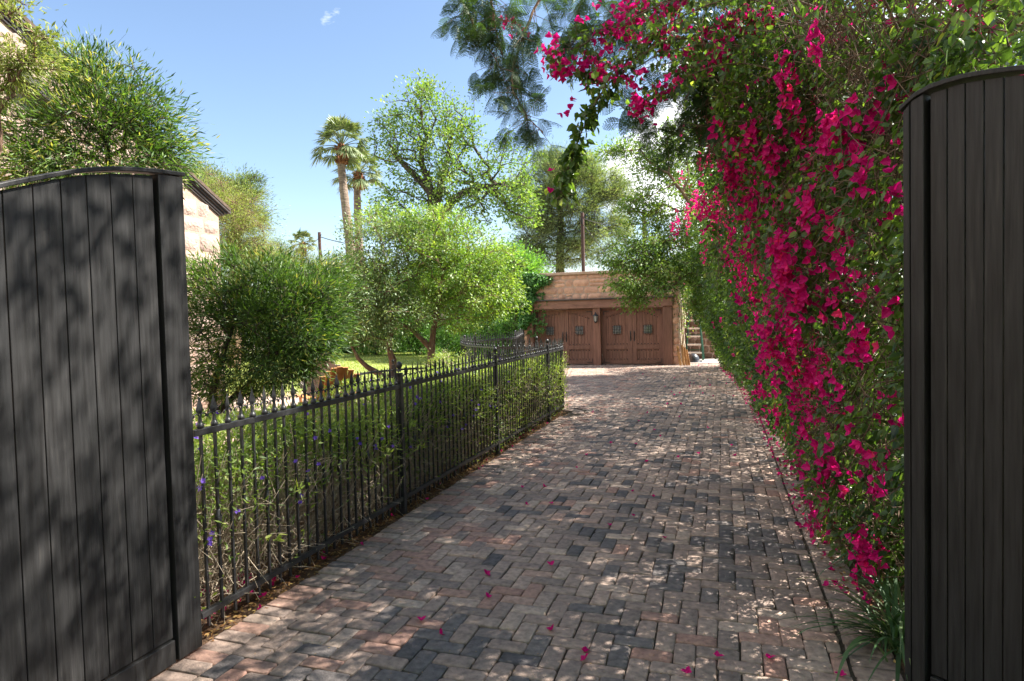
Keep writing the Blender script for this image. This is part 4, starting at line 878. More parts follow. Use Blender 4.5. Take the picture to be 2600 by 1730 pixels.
def shade_tree():
    r = np.random.default_rng(5); base = (2.35, 7.4, 0)
    o = thing('shade_tree', 'big feathery shade tree with thick leaning trunk over the drive', 'tree', base)
    g = Gm(); gl = Gm()
    trunk = np.array([(2.35, 7.4, -.1), (2.1, 7.45, 1.6), (1.9, 7.5, 2.9), (1.55, 7.43, 3.5), (1.38, 7.39, 4.05), (1.05, 7.3, 4.7), (.7, 7.0, 5.4)]); g.tube(trunk, [.26, .21, .18, .165, .15, .13, .10], 14)
    limbs = [[(1.9, 7.5, 2.9, .12), (2.3, 7.1, 3.9, .1), (2.8, 6.4, 5.0, .08), (3.2, 5.5, 6.2, .05)], [(1.38, 7.39, 4.05, .1), (1.3, 8.2, 5.0, .08), (1.1, 9.5, 6.0, .05)],
             [(.7, 7, 5.4, .09), (.2, 6.2, 6.2, .07), (-.3, 5.2, 6.8, .05), (-.7, 4.2, 7.1, .03)], [(.7, 7, 5.4, .09), (.9, 6.2, 6.4, .07), (1.4, 5, 7.4, .05)],
             [(2.8, 6.4, 5., .07), (3.2, 6.8, 6.2, .05), (3.6, 7.5, 7., .03)], [(1.05, 7.3, 4.7, .08), (.4, 7.8, 5.2, .06), (-.3, 8.6, 5.6, .035)], [(2.3, 7.1, 3.9, .08), (2.6, 5.8, 4.4, .06), (2.4, 4.2, 5.0, .04), (2., 3., 5.6, .02)]]
    nodes = []
    for l in limbs:
        l = np.array(l); g.tube(l[:, :3], l[:, 3], 8)
        for a, b in zip(l[:-1], l[1:]):
            for f in np.linspace(0, 1, 5): nodes.append(a[:3]*(1-f)+b[:3]*f)
    nodes = np.array(nodes)
    blobs = [(1.6, 4.8, 7.0, 2.6, 2.4, 1.5, 120), (2.9, 5.6, 5.7, 1.9, 2.2, 1.1, 80), (.2, 6.2, 6.9, 1.7, 2., 1.0, 40), (2.4, 8.6, 6.0, 1.6, 1.5, 1.1, 34), (3.4, 8.2, 5.9, 1.8, 2.4, 1.5, 80), (.9, 2.9, 6.6, 1.7, 1.4, .9, 46), (2.6, 2.6, 6.0, 1.6, 1.5, 1.0, 50), (3.0, 11.0, 5.0, 1.8, 1.6, 1.0, 50)]
    cl = np.concatenate([runit_(r, n)*(r.random((n, 1))**.4)*[a, b_, c]+[x, y, z] for x, y, z, a, b_, c, n in blobs])
    for c in cl:
        k = np.argmin(np.linalg.norm(nodes-c, axis=1)+np.maximum(0, nodes[:, 2]-c[2])*.5); a = nodes[k]; d = c-a; L_ = np.linalg.norm(d)
        off = r.normal(0, .12*L_, 3); f = np.linspace(0, 1, 6)[:, None]; P = a+d*f+off*np.sin(PI*f)
        g.tube(P, np.linspace(.006+.008*L_, .004, 6), 5, cap=False); nodes = np.concatenate([nodes, P[2:]])
    # leaves of the high crown
    nl = 46; C = np.repeat(cl, nl, 0); N = len(C); off = r.normal(size=(N, 3))*[.2, .2, .14]; P = C+off
    leaves(gl, P, norm(off)+r.normal(size=(N, 3))*.5+[0, 0, -.3], r.normal(size=(N, 3))*.7+[0, 0, 1], U(.07, .11, N), U(.035, .055, N), 'd', np.clip(r.normal(.5, .2, N), 0, 1))
    # hanging branches seen against the sky, with modelled feathery leaves
    B_ = [[(1290, -120, 7), (1240, 0, 7), (1205, 80, 6.9), (1182, 150, 6.9), (1180, 200, 6.8), (1205, 262, 6.7), (1250, 305, 6.6)],
          [(1040, -100, 7.2), (1065, 0, 7.1), (1095, 70, 7.), (1130, 120, 7.), (1160, 165, 6.9)], [(1155, -80, 7), (1130, 0, 7), (1140, 60, 6.9), (1150, 110, 6.9)],
          [(1820, 60, 6.8), (1730, 120, 6.7), (1660, 195, 6.6), (1590, 270, 6.5), (1535, 320, 6.5)], [(1750, 150, 6.8), (1660, 180, 6.8), (1600, 220, 6.8)],
          [(1500, -60, 6.9), (1440, 20, 6.9), (1400, 80, 6.8)], [(1360, -80, 7), (1330, 40, 7), (1320, 100, 7)], [(1900, 60, 6.6), (1800, 170, 6.5), (1720, 260, 6.5), (1650, 330, 6.4)]]
    ends = []
    for q, l in enumerate(B_):
        P = np.array([AT(*a) for a in l]); f = np.linspace(0, len(P)-1, len(P)*5); P = np.stack([np.interp(f, np.arange(len(P)), P[:, k]) for k in range(3)], 1); P[1:-1] += r.normal(0, .006, (len(P)-2, 3))
        g.tube(P, np.linspace(.017, .005, len(P)), 6)
        up = nodes[np.argmin(np.linalg.norm(nodes-P[0]-[0, 0, .3], axis=1))]; f2 = np.linspace(0, 1, 7)[:, None]; Q = up+(P[0]-up)*f2; Q[:, 2] += .15*np.sin(PI*f2[:, 0]); g.tube(Q, np.linspace(.03, .018, 7), 6)
        m = 46 if q not in (0, 3) else 66; k = r.integers(3, len(P), m); st = P[k]; d = norm(r.normal(size=(m, 3))*[.8, .8, .6]+[0, 0, -.45]); ln = r.uniform(.05, .34, m)[:, None]
        tipp = st+d*ln; g.frusta(st, tipp, .004, .002, 4); m2 = np.repeat(tipp, 2, 0); fronds(gl, m2, norm(np.repeat(d, 2, 0)+r.normal(size=(2*m, 3))*.7+[0, 0, -.35]), 8, .23, r)
    # extra low feathery masses at the top of view
    for (x, y, dep, s_, n) in ((1620, 60, 6.5, .35, 90), (1750, 100, 6.5, .4, 110), (1560, 150, 6.6, .3, 60), (1900, 50, 6.3, .4, 90), (1480, 20, 6.8, .25, 40), (1500, 275, 6.5, .14, 34), (1480, 300, 6.5, .09, 14), (1100, 20, 7, .16, 24), (1590, 200, 6.6, .2, 34)):
        c = AT(x, y, dep); fronds(gl, c+r.normal(size=(n, 3))*s_, r.normal(size=(n, 3))+[0, 0, -.4], 8, .22, r)
    g.build('trunk', M_bark2, o); gl.build('crown', L_jac, o)
shade_tree()

b = np.array([1.5, -5.5, 0])  # unseen tree added behind the camera to cut ambient light on the gates
crown_tree('added_blocker_tree', 'broad leafy tree added out of view behind the viewpoint to shade the gates', 'tree', (b[0], b[1], 0), [(b[0], b[1], -.05, .25), (b[0], b[1], 2, .2), (b[0]-.5, b[1]+.3, 4, .15)],
           [(0, -4.6, 4.2, 5.0, 2.6, 3.2, 260), (-4, -3.5, 3., 1.6, 2., 2.6, 60), (4, -3, 3, 1.6, 2.2, 2.6, 60), (-.5, -1.5, 6.8, 3., 2., 1., 70)], L_mid, M_bark, .16, .10, nl=70, rad=.35, tip=.01, minr=.008, seed=95, step=.6)
# ------------------------------------------------------------------ bougainvillea
def hbase(y): return np.interp(y, [3, 4, 5, 7, 9, 11.5, 15.5, 18, 21, 22], [.90, .82, .73, .68, .66, .58, .43, .25, .02, .0])
def hface(y, z):
    lean = np.interp(y, [4, 7, 12, 16, 22], [.05, .10, .22, .34, .42]); z_ = np.clip(z, 0, 9)
    x = hbase(y)+.05-lean*np.minimum(z_, 2.2)-np.interp(z_, [2.2, 3.5, 5], [0, .35, .9])*np.interp(y, [3.5, 6, 9, 14, 20], [.1, 1., 1., .4, .1])
    lump = .13*np.sin(y*2.3+z*1.1)*np.sin(z*2.1+.7*y)+.09*np.sin(y*5.1-z*2.7+1.)+.05*np.sin(y*9.3+z*7.7)+.12*np.sin(1.3*y+4*z)
    return x-lump*np.interp(z_, [0, .6, 2], [.3, .7, 1.])+np.interp(z_, [0, .25, .5], [.0, .02, 0])
def htop(y): return np.interp(y, [3, 5, 8, 12, 16, 21], [2.7, 3.7, 4.7, 4.1, 3.5, 2.9])
def hit(px, py):
    d = ray(px, py); d = d/np.linalg.norm(d); t = np.linspace(2.5, 26, 900); P = CP+d*t[:, None]; k = np.nonzero(P[:, 0] > hface(P[:, 1], P[:, 2]))[0]
    return P[k[0]] if len(k) and P[k[0], 2] > .05 and 3. < P[k[0], 1] < 21.5 else None
def px_of(P):
    v = P-CP; z = v@CF; return (1300+FPX*(v@CX)/z)/D_, (865+FPX*(v@CD)/z)/D_
def thin(P, r):                                   # a sparse gap in the leafage where the shade tree's trunk shows through
    x, y = px_of(P); tx = np.interp(y, [60, 180, 300, 430, 520], [1905, 1985, 2030, 2105, 2125]); wd = np.interp(y, [60, 430, 520], [26, 42, 20])
    return ~((np.abs(x-tx) < wd) & (y > 60) & (y < 520) & (P[:, 1] < 7.3) & (r.random(len(P)) < .78))
def floret(g, P, D, s=.034, r=None):
    """three papery bracts round one centre"""
    r = r or rng; m = len(P); D = norm(D); q = norm(np.cross(D, r.normal(size=(m, 3)))); w_ = np.cross(D, q); tt = np.clip(r.normal(.5, .22, m), 0, 1)
    for k in range(3):
        a = k*2*PI/3+r.uniform(-.25, .25, m); rad_ = np.cos(a)[:, None]*q+np.sin(a)[:, None]*w_
        S_ = s*r.uniform(.8, 1.25, m); leaves(g, P, norm(rad_*r.uniform(.7, 1.1, (m, 1))+D*.75), norm(D-rad_*.6), S_, S_*.86, 'b', np.clip(tt+r.normal(0, .08, m), 0, 1))
def bougain():
    r = np.random.default_rng(17)
    o = thing('bougainvillea_hedge', 'long tall bougainvillea hedge full of magenta blooms beside the drive', 'hedge', (1.2, 10, 0))
    gl, gt, gf = Gm(), Gm(), Gm()
    # leafy shell
    N = 150000; y = 3.35+(21.6-3.35)*r.random(N)**1.25; z = r.random(N)*htop(y)
    dens = .72+.28*np.sin(y*3.1+z*2.2)*np.sin(z*3.3-y*1.3); near = np.interp(y, [3.3, 4.6, 6], [.5, .75, 1.]); keep = r.random(N) < np.clip(dens, .1, 1)*near*np.interp(z, [0, .3], [.5, 1]); y, z = y[keep], z[keep]; n = len(y)
    dep = np.abs(r.exponential(.13, n)); x = hface(y, z)+dep-.03+r.normal(0, .03, n)
    P = np.stack([x, y, np.maximum(z+r.normal(0, .03, n), .03)], 1); kt = thin(P, r); P, y, z, dep = P[kt], y[kt], z[kt], dep[kt]; n = len(P); A = norm(np.stack([-.45+0*y, r.normal(0, .7, n)-.1, -.5+r.normal(0, .5, n)], 1)); Nn = norm(np.stack([-.7+r.normal(0, .5, n), r.normal(0, .5, n)-.2, .75+r.normal(0, .4, n)], 1))
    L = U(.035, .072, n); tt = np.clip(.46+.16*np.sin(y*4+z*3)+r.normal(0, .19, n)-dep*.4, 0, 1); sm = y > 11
    leaves(gl, P[~sm], A[~sm], Nn[~sm], L[~sm], L[~sm]*.68, 'b', tt[~sm]); leaves(gl, P[sm], A[sm], Nn[sm], L[sm]*1.15, L[sm]*.85, 'd', tt[sm])
    # inner leaves
    N = 66000; y = 3.3+18.2*r.random(N); z = r.random(N)*htop(y); x = hface(y, z)+r.uniform(.15, 1.5, N); P = np.stack([x, y, z], 1)
    k = r.random(N) < np.where(np.sin(y*2.7)*np.sin(z*2.9+y) > -.35, 1., .15); P = P[k]; P = P[thin(P, r)]; n = len(P)
    leaves(gl, P, r.normal(size=(n, 3))+[0, 0, -.3], r.normal(size=(n, 3))+[0, 0, .8], U(.05, .085, n), U(.035, .06, n), 'd', np.clip(r.normal(.4, .2, n), 0, 1))
    # overhead canopy of arching canes
    canes = []
    for k in range(120):
        y0 = r.uniform(4.2, 10); x0 = hface(y0, 3.)+r.uniform(.1, 1.3); z0 = r.uniform(2.4, 3.6); az = RAD(r.uniform(120, 260)); Lc = r.uniform(1.1, 2.8); el = RAD(r.uniform(35, 80)); P = [np.array([x0, y0, z0])]
        for q in range(12):
            d = np.array([math.cos(az)*math.cos(el), math.sin(az)*math.cos(el), math.sin(el)]); P.append(P[-1]+d*Lc/12); el -= RAD(r.uniform(6, 15)); az += r.normal(0, .1)
        P = np.array(P); vx, vy = px_of(P)
        if not ((vx < 1640) & (vy > 235)).any() and (vx > 1300).all(): canes.append((P, .009))
    pxc = [[(1610, -80, 5.6), (1540, 20, 5.6), (1500, 90, 5.5), (1450, 130, 5.5), (1395, 200, 5.5), (1350, 270, 5.5), (1325, 340, 5.5), (1305, 400, 5.5), (1285, 455, 5.5)],
           [(1800, -60, 5.4), (1700, 40, 5.4), (1600, 80, 5.4), (1520, 100, 5.4), (1440, 150, 5.4), (1330, 165, 5.4), (1275, 150, 5.4)], [(1700, -90, 5.2), (1600, -30, 5.2), (1500, 20, 5.2), (1400, 60, 5.2), (1330, 110, 5.2), (1250, 130, 5.2)],
           [(1900, 20, 5.2), (1800, 60, 5.2), (1700, 90, 5.2), (1600, 150, 5.2), (1520, 190, 5.2), (1470, 240, 5.2)],
           [(2400, 160, 4.4), (2250, 110, 4.6), (2150, 30, 4.8), (2050, -20, 5.), (1980, -60, 5.1)], [(2250, 110, 4.6), (2110, 80, 4.8), (1950, 60, 5), (1800, 50, 5.2), (1680, 55, 5.3)], [(2357, 260, 4.2), (2300, 160, 4.3), (2270, 40, 4.4), (2240, -40, 4.5)],
           [(2080, 480, 5.), (2000, 300, 5.1), (1930, 160, 5.2), (1880, 40, 5.3), (1850, -60, 5.4)], [(1980, 420, 5.6), (1900, 300, 5.7), (1850, 180, 5.8), (1840, 60, 5.8)], [(2150, 60, 4.7), (2180, 140, 4.6), (2170, 260, 4.6), (2140, 420, 4.6)]]
    n_arch = len(canes)
    for l in pxc:
        P = np.array([AT(*a) for a in l]); f = np.linspace(0, len(P)-1, len(P)*4); P = np.stack([np.interp(f, np.arange(len(P)), P[:, k]) for k in range(3)], 1)+r.normal(0, .008, (len(f), 3)); canes.append((P, .013))
    lp, la_ = [], []
    for ci, (P, r0) in enumerate(canes):
        gt.tube(P, np.linspace(r0, .0025, len(P)), 5, cap=False)
        m = 46 if ci < n_arch else (190 if ci == n_arch else 85); k = r.integers(1 if ci < n_arch else 3, len(P), m); st = P[k]+r.normal(0, .004, (m, 3)); d = norm(r.normal(size=(m, 3))+[0, 0, -.15]); ln = r.uniform(.02, .22 if ci != n_arch else .14, m)[:, None]; e = st+d*ln
        gt.frusta(st, e, .0028, .0015, 3)
        for f in (.45, .75, 1.): lp.append(st+(e-st)*f+r.normal(0, .012, (m, 3))); la_.append(norm(d*.5+r.normal(size=(m, 3))*.5+[0, 0, -.7]))
        if ci != n_arch and (ci > n_arch and ci < n_arch+4 or r.random() < .25):
            kk = k[r.random(m) < (.3 if ci in (n_arch+1, n_arch+2) else (.3 if ci == n_arch+3 else .10))]; 
            for q in kk:
                c = P[q]+r.normal(0, .05, 3)+[0, 0, -.03]; nn = r.integers(3, 10); C = c+r.normal(0, .033, (nn, 3)); floret(gf, C, norm(C-c)+[-.3, -.3, -.2], .04, r)
    lp = np.concatenate(lp); la_ = np.concatenate(la_); kt = thin(lp, r); lp, la_ = lp[kt], la_[kt]; n = len(lp); vx, vy = px_of(lp); hg = np.where((vx > 1255) & (vx < 1420) & (vy > 150) & (vy < 470), 1.45, 1.)
    leaves(gl, lp, la_, r.normal(size=(n, 3))*.7+[-.3, -.3, .6], U(.035, .068, n)*hg, U(.028, .052, n)*hg, 'b', np.clip(r.normal(.5, .2, n), 0, 1))
    # dense leafage over the right-hand top of view
    N = 23000; px = r.uniform(1440, 2420, N); py = r.uniform(-260, 480, N); dd = r.uniform(4.6, 8.5, N)
    lim = np.interp(px, [1440, 1520, 1600, 1660, 1720, 2420], [90, 150, 220, 330, 480, 480]); k = (py < lim*r.uniform(.7, 1.05, N)); px, py, dd = px[k], py[k], dd[k]
    k = np.sin(px*.021+dd*2)+np.sin(py*.027+dd*3+px*.006)+r.normal(0, .5, len(px)) > -.45; px, py, dd = px[k], py[k], dd[k]
    P = np.array([AT(a, b, c) for a, b, c in zip(px, py, dd)]); k = (P[:, 2] < 6.2) & (P[:, 0] > -.9) & thin(P, r); P = P[k]; n = len(P)
    leaves(gl, P, r.normal(size=(n, 3))*.6+[0, 0, -.7], r.normal(size=(n, 3))*.7+[-.2, -.3, .6], U(.038, .072, n), U(.028, .052, n), 'b', np.clip(r.normal(.5, .22, n), 0, 1))
    q = r.random(n) < .12; st = P[q]; m = len(st); gt.frusta(st, st+norm(r.normal(size=(m, 3)))*U(.08, .35, m)[:, None], .0035, .0018, 3)
    # canes and twigs inside the shell
    m = 5200; y = 3.3+(18)*r.random(m)**1.5; z = r.random(m)*htop(y); x = hface(y, z)+r.uniform(-.02, .35, m); a = np.stack([x, y, z], 1); d = norm(np.stack([-.4+r.normal(0, .6, m), r.normal(0, .8, m), .3+r.normal(0, .6, m)], 1)); l = U(.10, .42, m)[:, None]
    b = a+d*l; k_ = (b[:, 0] > hface(b[:, 1], b[:, 2])-.09) & (b[:, 1]+.3*d[:, 1] > 3.5) & (a[:, 1] > 3.45); a, b, d, l = a[k_], b[k_], d[k_], l[k_]; c = b+(d+[0, 0, -.5])*l*.6; gt.frusta(a, b, .0045, .0032, 4); gt.frusta(b, c, .0032, .0016, 3)
    for k in range(60):
        y0 = r.uniform(3.4, 21); x0 = hbase(y0)+r.uniform(.35, .9); P = np.array([(x0+.1*math.sin(q*1.3+k), y0+.12*q*r.uniform(-1, 1), q*.42) for q in range(int(htop(y0)/.42)+1)]); P[:, 0] = np.maximum(P[:, 0]-.03*P[:, 2], hface(P[:, 1], P[:, 2])+.12); gt.tube(P, np.linspace(r.uniform(.015, .04), .008, len(P)), 6)
    P = np.array([GR(1965, 1300), *[AT(x, y_, 4.55) for x, y_ in ((1940, 1270), (1912, 1210), (1905, 1160), (1925, 1100))]]); gt.tube(P, [.03, .03, .026, .022, .016], 8)
    # blooms: the clusters one can point to, as seen on the hedge face
    big = [(1990, 800, 13), (1880, 870, 20), (1850, 900, 22), (1905, 855, 12), (1865, 690, 12), (1880, 940, 16), (1850, 780, 12), (1870, 660, 12), (1810, 580, 12), (1825, 640, 16), (1740, 570, 14), (1760, 610, 18), (1735, 540, 10), (1750, 480, 16), (1765, 440, 12), (1765, 500, 10),
           (1885, 510, 14), (1875, 480, 8), (1745, 315, 14), (1790, 345, 12), (1800, 370, 14), (1830, 260, 9), (1660, 330, 7), (1645, 360, 9), (1650, 300, 7), (1690, 375, 7), (1940, 315, 11), (1945, 290, 8), (1830, 170, 11), (1835, 195, 8), (2220, 75, 12), (1900, 95, 7), (1950, 715, 6), (1835, 725, 10), (1790, 700, 10), (1780, 770, 12), (1770, 830, 14), (1830, 830, 12),
           (1760, 900, 10), (1800, 960, 10), (1900, 1020, 6), (1880, 1220, 8), (1905, 1090, 6), (2010, 1265, 12), (2020, 1290, 8), (1890, 1180, 7), (1870, 1140, 5), (1935, 905, 8), (1580, 510, 12), (1565, 520, 10), (1640, 470, 14), (1665, 460, 14), (1660, 490, 10), (1700, 500, 12), (1610, 465, 14), (1625, 480, 16), (1650, 505, 16), (1680, 490, 14), (1590, 500, 12), (1555, 530, 10), (1690, 540, 12), (1630, 580, 8), (1720, 640, 12), (1745, 690, 12), (1800, 880, 12), (1725, 445, 9), (1900, 800, 8), (1690, 610, 8), (1755, 755, 10), (1965, 590, 7), (2000, 640, 6), (1850, 1060, 7), (2010, 1040, 5)]
    for px, py, nn in big:
        p = hit(px, py)
        if py < 200 and px > 2000: p = AT(px, py, 4.3)
        if p is None: p = AT(px, py, 17 if px < 1620 else 6.5)
        sc_ = max(1., np.linalg.norm(p-CP)/7); nn = int(nn*1.75*sc_)
        C = p+[-.05, -.03, 0]+r.normal(size=(nn, 3))*[.035, .06*sc_, .07*sc_]; floret(gf, C, norm(C-p)*.6+[-.8, -.5, -.1], .044, r)
    for k in range(2400):
        qx, qy = r.uniform(1540, 2080), r.uniform(250, 1330); lx = np.interp(qy, [250, 400, 600, 850, 1050, 1330], [1665, 1700, 1760, 1850, 1890, 1960]); d_ = qx-lx
        if r.random() > np.interp(qy, [250, 700, 1000, 1330], [1.2, 1., .6, .35])*(.21*math.exp(-(d_/54)**2)+(.13 if d_ < 0 else .045)): continue
        c = hit(qx, qy)
        if c is None: continue
        c = c+[-.03, 0, 0]; nn = r.integers(3, 12); C = c+r.normal(size=(nn, 3))*[.03, .055, .075]; floret(gf, C, r.normal(size=(nn, 3))*.5+[-.8, -.5, 0], .042, r)
    for px, py, nn, dep in ((1190, 60, 9, 7), (1175, 40, 5, 7), (1260, 100, 7, 5.3), (1265, 135, 8, 5.3), (1300, 160, 9, 5.3), (1340, 165, 9, 5.4), (1375, 180, 10, 5.4), (1390, 140, 12, 5.3), (1420, 100, 12, 5.3), (1440, 70, 9, 5.3), (1400, 60, 10, 5.3), (1470, 80, 9, 5.3), (1300, 245, 4, 5.5), (1255, 455, 3, 5.5), (1440, 10, 10, 5.2), (1480, 25, 9, 5.2), (1350, 20, 5, 5.3), (1540, 90, 6, 5.4), (1600, 130, 5, 5.4), (1570, 40, 7, 5.3), (1450, 205, 5, 5.2), (1470, 185, 4, 5.2), (1660, 100, 8, 5.4), (1650, 150, 7, 5.4), (1710, 30, 8, 5.2), (1750, 5, 12, 5), (1790, 20, 8, 5), (1860, 40, 5, 5)):
        p = AT(px, py, dep); nn = int(nn*1.25); C = p+r.normal(size=(nn, 3))*.055; floret(gf, C, norm(C-p)+[-.2, -.4, -.2], .042, r)
    m = 3200; y = r.uniform(3.3, 6.5, m); z = r.uniform(.1, 3.6, m); a = np.stack([hface(y, z)+r.uniform(-.04, .2, m), y, z], 1); d = norm(np.stack([-.3+r.normal(0, .5, m), r.normal(0, .8, m), .2+r.normal(0, .7, m)], 1)); l = U(.12, .5, m)[:, None]; b = a+d*l; b[:, 0] = np.maximum(b[:, 0], hface(b[:, 1], b[:, 2])-.12); k_ = (b[:, 1] > 3.45) & (a[:, 1] > 3.45); gt.frusta(a[k_], b[k_], .004, .002, 3)
    gt.build('canes', M_twigd, o); gl.build('foliage', L_boug, o); gf.build('blossom', L_petal, o)
bougain()

# ------------------------------------------------------------------ flowering hedge inside the fence
def ruellia():
    r = np.random.default_rng(23); o = thing('ruellia_hedge', 'twiggy green hedge with small purple flowers inside the iron fence', 'hedge', (-3.3, 7, 0))
    gl, gt, gf = Gm(), Gm(), Gm()
    def wid(y): return np.interp(y, [2.6, 8, 10.5, 11.3], [1.25, 1.2, 1.0, .5])
    def top(y): return .98+.05*np.sin(y*2.3)+.04*np.sin(y*5.7)
    m = 7200; y = r.uniform(2.55, 11.35, m); x = -2.80-r.random(m)**1.3*wid(y); z0 = r.uniform(0, .5, m); h = r.uniform(.25, .75, m)
    a = np.stack([x, y, z0], 1); d = norm(np.stack([.15+r.normal(0, .45, m), r.normal(0, .45, m), np.ones(m)], 1)); b = a+d*h[:, None]; b[:, 2] = np.minimum(b[:, 2], top(y)+.02); b[:, 0] = np.minimum(b[:, 0], -2.66)
    gt.frusta(a, b, .0038, .0022, 3, t=.5)
    m = 9000; y = r.uniform(2.6, 10.5, m); a = np.stack([-2.74-r.random(m)*.4, y, r.uniform(.05, .75, m)], 1); d = norm(r.normal(size=(m, 3))+[.2, 0, .1]); b = a+d*U(.06, .26, m)[:, None]; b[:, 0] = np.minimum(b[:, 0], -2.60); gt.frusta(a, b, .0026, .0014, 3)
    N = 60000; y = r.uniform(2.5, 11.35, N); z = np.where(y < 6.5, r.beta(2.3, 1.05, N), r.beta(1.4, 1.1, N))*top(y); x = -2.69-np.abs(r.exponential(.17, N)); x = np.maximum(x, -2.76-wid(y))+r.normal(0, .02, N)
    k = r.random(N) < np.where(z < .5, np.interp(y, [3, 5.5, 7.5], [.14, .3, .62]), np.interp(y, [3, 5, 7], [.75, .85, 1.]))*np.clip(.75+.45*np.sin(y*3.7+z*5)*np.sin(y*1.3+2), .25, 1); P = np.stack([x, y, np.maximum(z, .04)], 1)[k]; n = len(P)
    tt = np.clip(.42+.13*np.sin(P[:, 1]*2.9+1)+.1*np.interp(P[:, 1], [5, 8], [-.5, 1])+r.normal(0, .2, n), 0, 1); leaves(gl, P, r.normal(size=(n, 3))*.8+[.4, 0, .35], r.normal(size=(n, 3))*.5+[.8, .1, .7], U(.025, .06, n), U(.009, .02, n), 'd', tt)
    N = 34000; y = r.uniform(2.5, 11.3, N); x = -2.75-r.random(N)*wid(y); z = top(y)-np.abs(r.exponential(.09, N))+.03*np.sin(x*11+y*3); P = np.stack([x, y, z], 1); leaves(gl, P, r.normal(size=(N, 3))*.8+[0, 0, .6], r.normal(size=(N, 3))*.6+[0, 0, .9], U(.03, .06, N), U(.010, .02, N), 'd', np.clip(r.normal(.56, .2, N), 0, 1))
    m = 100; y = 2.7+6.5*r.random(m)**1.6; u_ = r.random(m); x = np.where(u_ < .55, -2.8-r.random(m)*1.0, -2.68); z = np.where(u_ < .55, top(y)+.03, r.uniform(.5, 1., m)); P = np.stack([x, y, z], 1)
    for q in range(5):
        a = q*2*PI/5; dd = norm(r.normal(size=(m, 3))*.3+[.5, -.5, .6]); e1 = norm(np.cross(dd, [0, 0, 1.])); e2 = np.cross(dd, e1); leaves(gf, P, math.cos(a)*e1+math.sin(a)*e2+dd*.4, dd, .019, .017, 'b', r.random(m))
    # few bigger loose sprigs outside the bars
    m = 14; y = r.uniform(3., 10.5, m); c = np.stack([np.full(m, -2.62), y, r.uniform(.35, .9, m)], 1); C = np.repeat(c, 9, 0); n = len(C); leaves(gl, C+r.normal(0, .02, (n, 3)), r.normal(size=(n, 3))+[.3, 0, .3], r.normal(size=(n, 3))+[0, 0, 1], U(.04, .08, n), U(.015, .026, n), 'b', np.clip(r.normal(.75, .15, n), 0, 1))
    gt.build('stems', M_twig, o); gl.build('foliage', L_hedge, o); tag(gf.build('flowers', L_purple, o), kind='stuff')
ruellia()

# ------------------------------------------------------------------ ivy on the garage corner
def ivy():
    r = np.random.default_rng(31); o = thing('ivy', 'green ivy climbing the left corner of the garage wall', 'vine', (-6.6, GY-.1, 0)); gl, gt = Gm(), Gm()
    N = 9000; x = XL-.1+r.random(N)**1.5*1.2; z = r.uniform(1.3, 3.28, N); lim = np.interp(z, [1.3, 1.7, 2.1, 2.35, 2.6, 3.0, 3.25], [.12, .26, .36, .42, .62, .95, .8])*(1+.25*np.sin(z*9)); k = (x-XL) < lim*r.uniform(.7, 1.1, N); x, z = x[k], z[k]; n = len(x)
    P = np.stack([x, GY-.06-np.abs(r.exponential(.05, n))-np.interp(z, [2, 2.1, 2.3, 2.35], [0, .15, .2, 0]), z], 1); leaves(gl, P, r.normal(size=(n, 3))*.5+[0, -.4, -.7], r.normal(size=(n, 3))*.4+[0, -1, .5], U(.06, .11, n), U(.05, .09, n), 'b', np.clip(r.normal(.5, .2, n), 0, 1))
    for k in range(26):
        x0 = XL+r.uniform(0, .4); P = [np.array([x0, GY-.04, r.uniform(1., 2.6)])]
        for q in range(8): P.append(P[-1]+[r.uniform(-.03, .14), r.normal(0, .006), r.uniform(-.05, .14)])
        gt.tube(P, np.linspace(.008, .003, 9), 4)
        P = np.array(P); m = 22; q = r.integers(3, 9, m); C = P[q]+r.normal(0, .03, (m, 3))-[0, .03, 0]; k2 = C[:, 2] < 3.25; C = C[k2]; m = len(C); leaves(gl, C, r.normal(size=(m, 3))*.5+[0, -.4, -.7], r.normal(size=(m, 3))*.4+[0, -1, .5], .07, .055, 'b', r.random(m))
    gt.build('stems', M_twigd, o); gl.build('foliage', L_ivy, o)
    o = thing('climbing_vine', 'pale knotted vine trunk climbing the right corner of the garage', 'vine', (-1.25, GY+.1, 0)); g = Gm()
    for k in range(5):
        zz = np.linspace(0, 2.8, 22); P = np.stack([-1.31+.03*k*.6+.035*np.sin(zz*4+k*2), GY-.02+.09*k+.03*np.cos(zz*5+k), zz], 1); g.tube(P, .035+.012*np.sin(zz*7+k), 8)
    g.build('stem', M_twig, o); gl = Gm(); n = 1500; zz = 3.0-np.abs(r.exponential(.5, n)); k = zz > .9; zz = zz[k]; n = len(zz); P = np.stack([-1.2+r.normal(0, .16, n), GY+.05+r.normal(0, .12, n), zz], 1); leaves(gl, P, r.normal(size=(n, 3))*.5+[0, -.4, -.6], r.normal(size=(n, 3))*.4+[0, -1, .5], .06, .045, 'b', r.random(n)); gl.build('foliage', L_boug, o)
ivy()

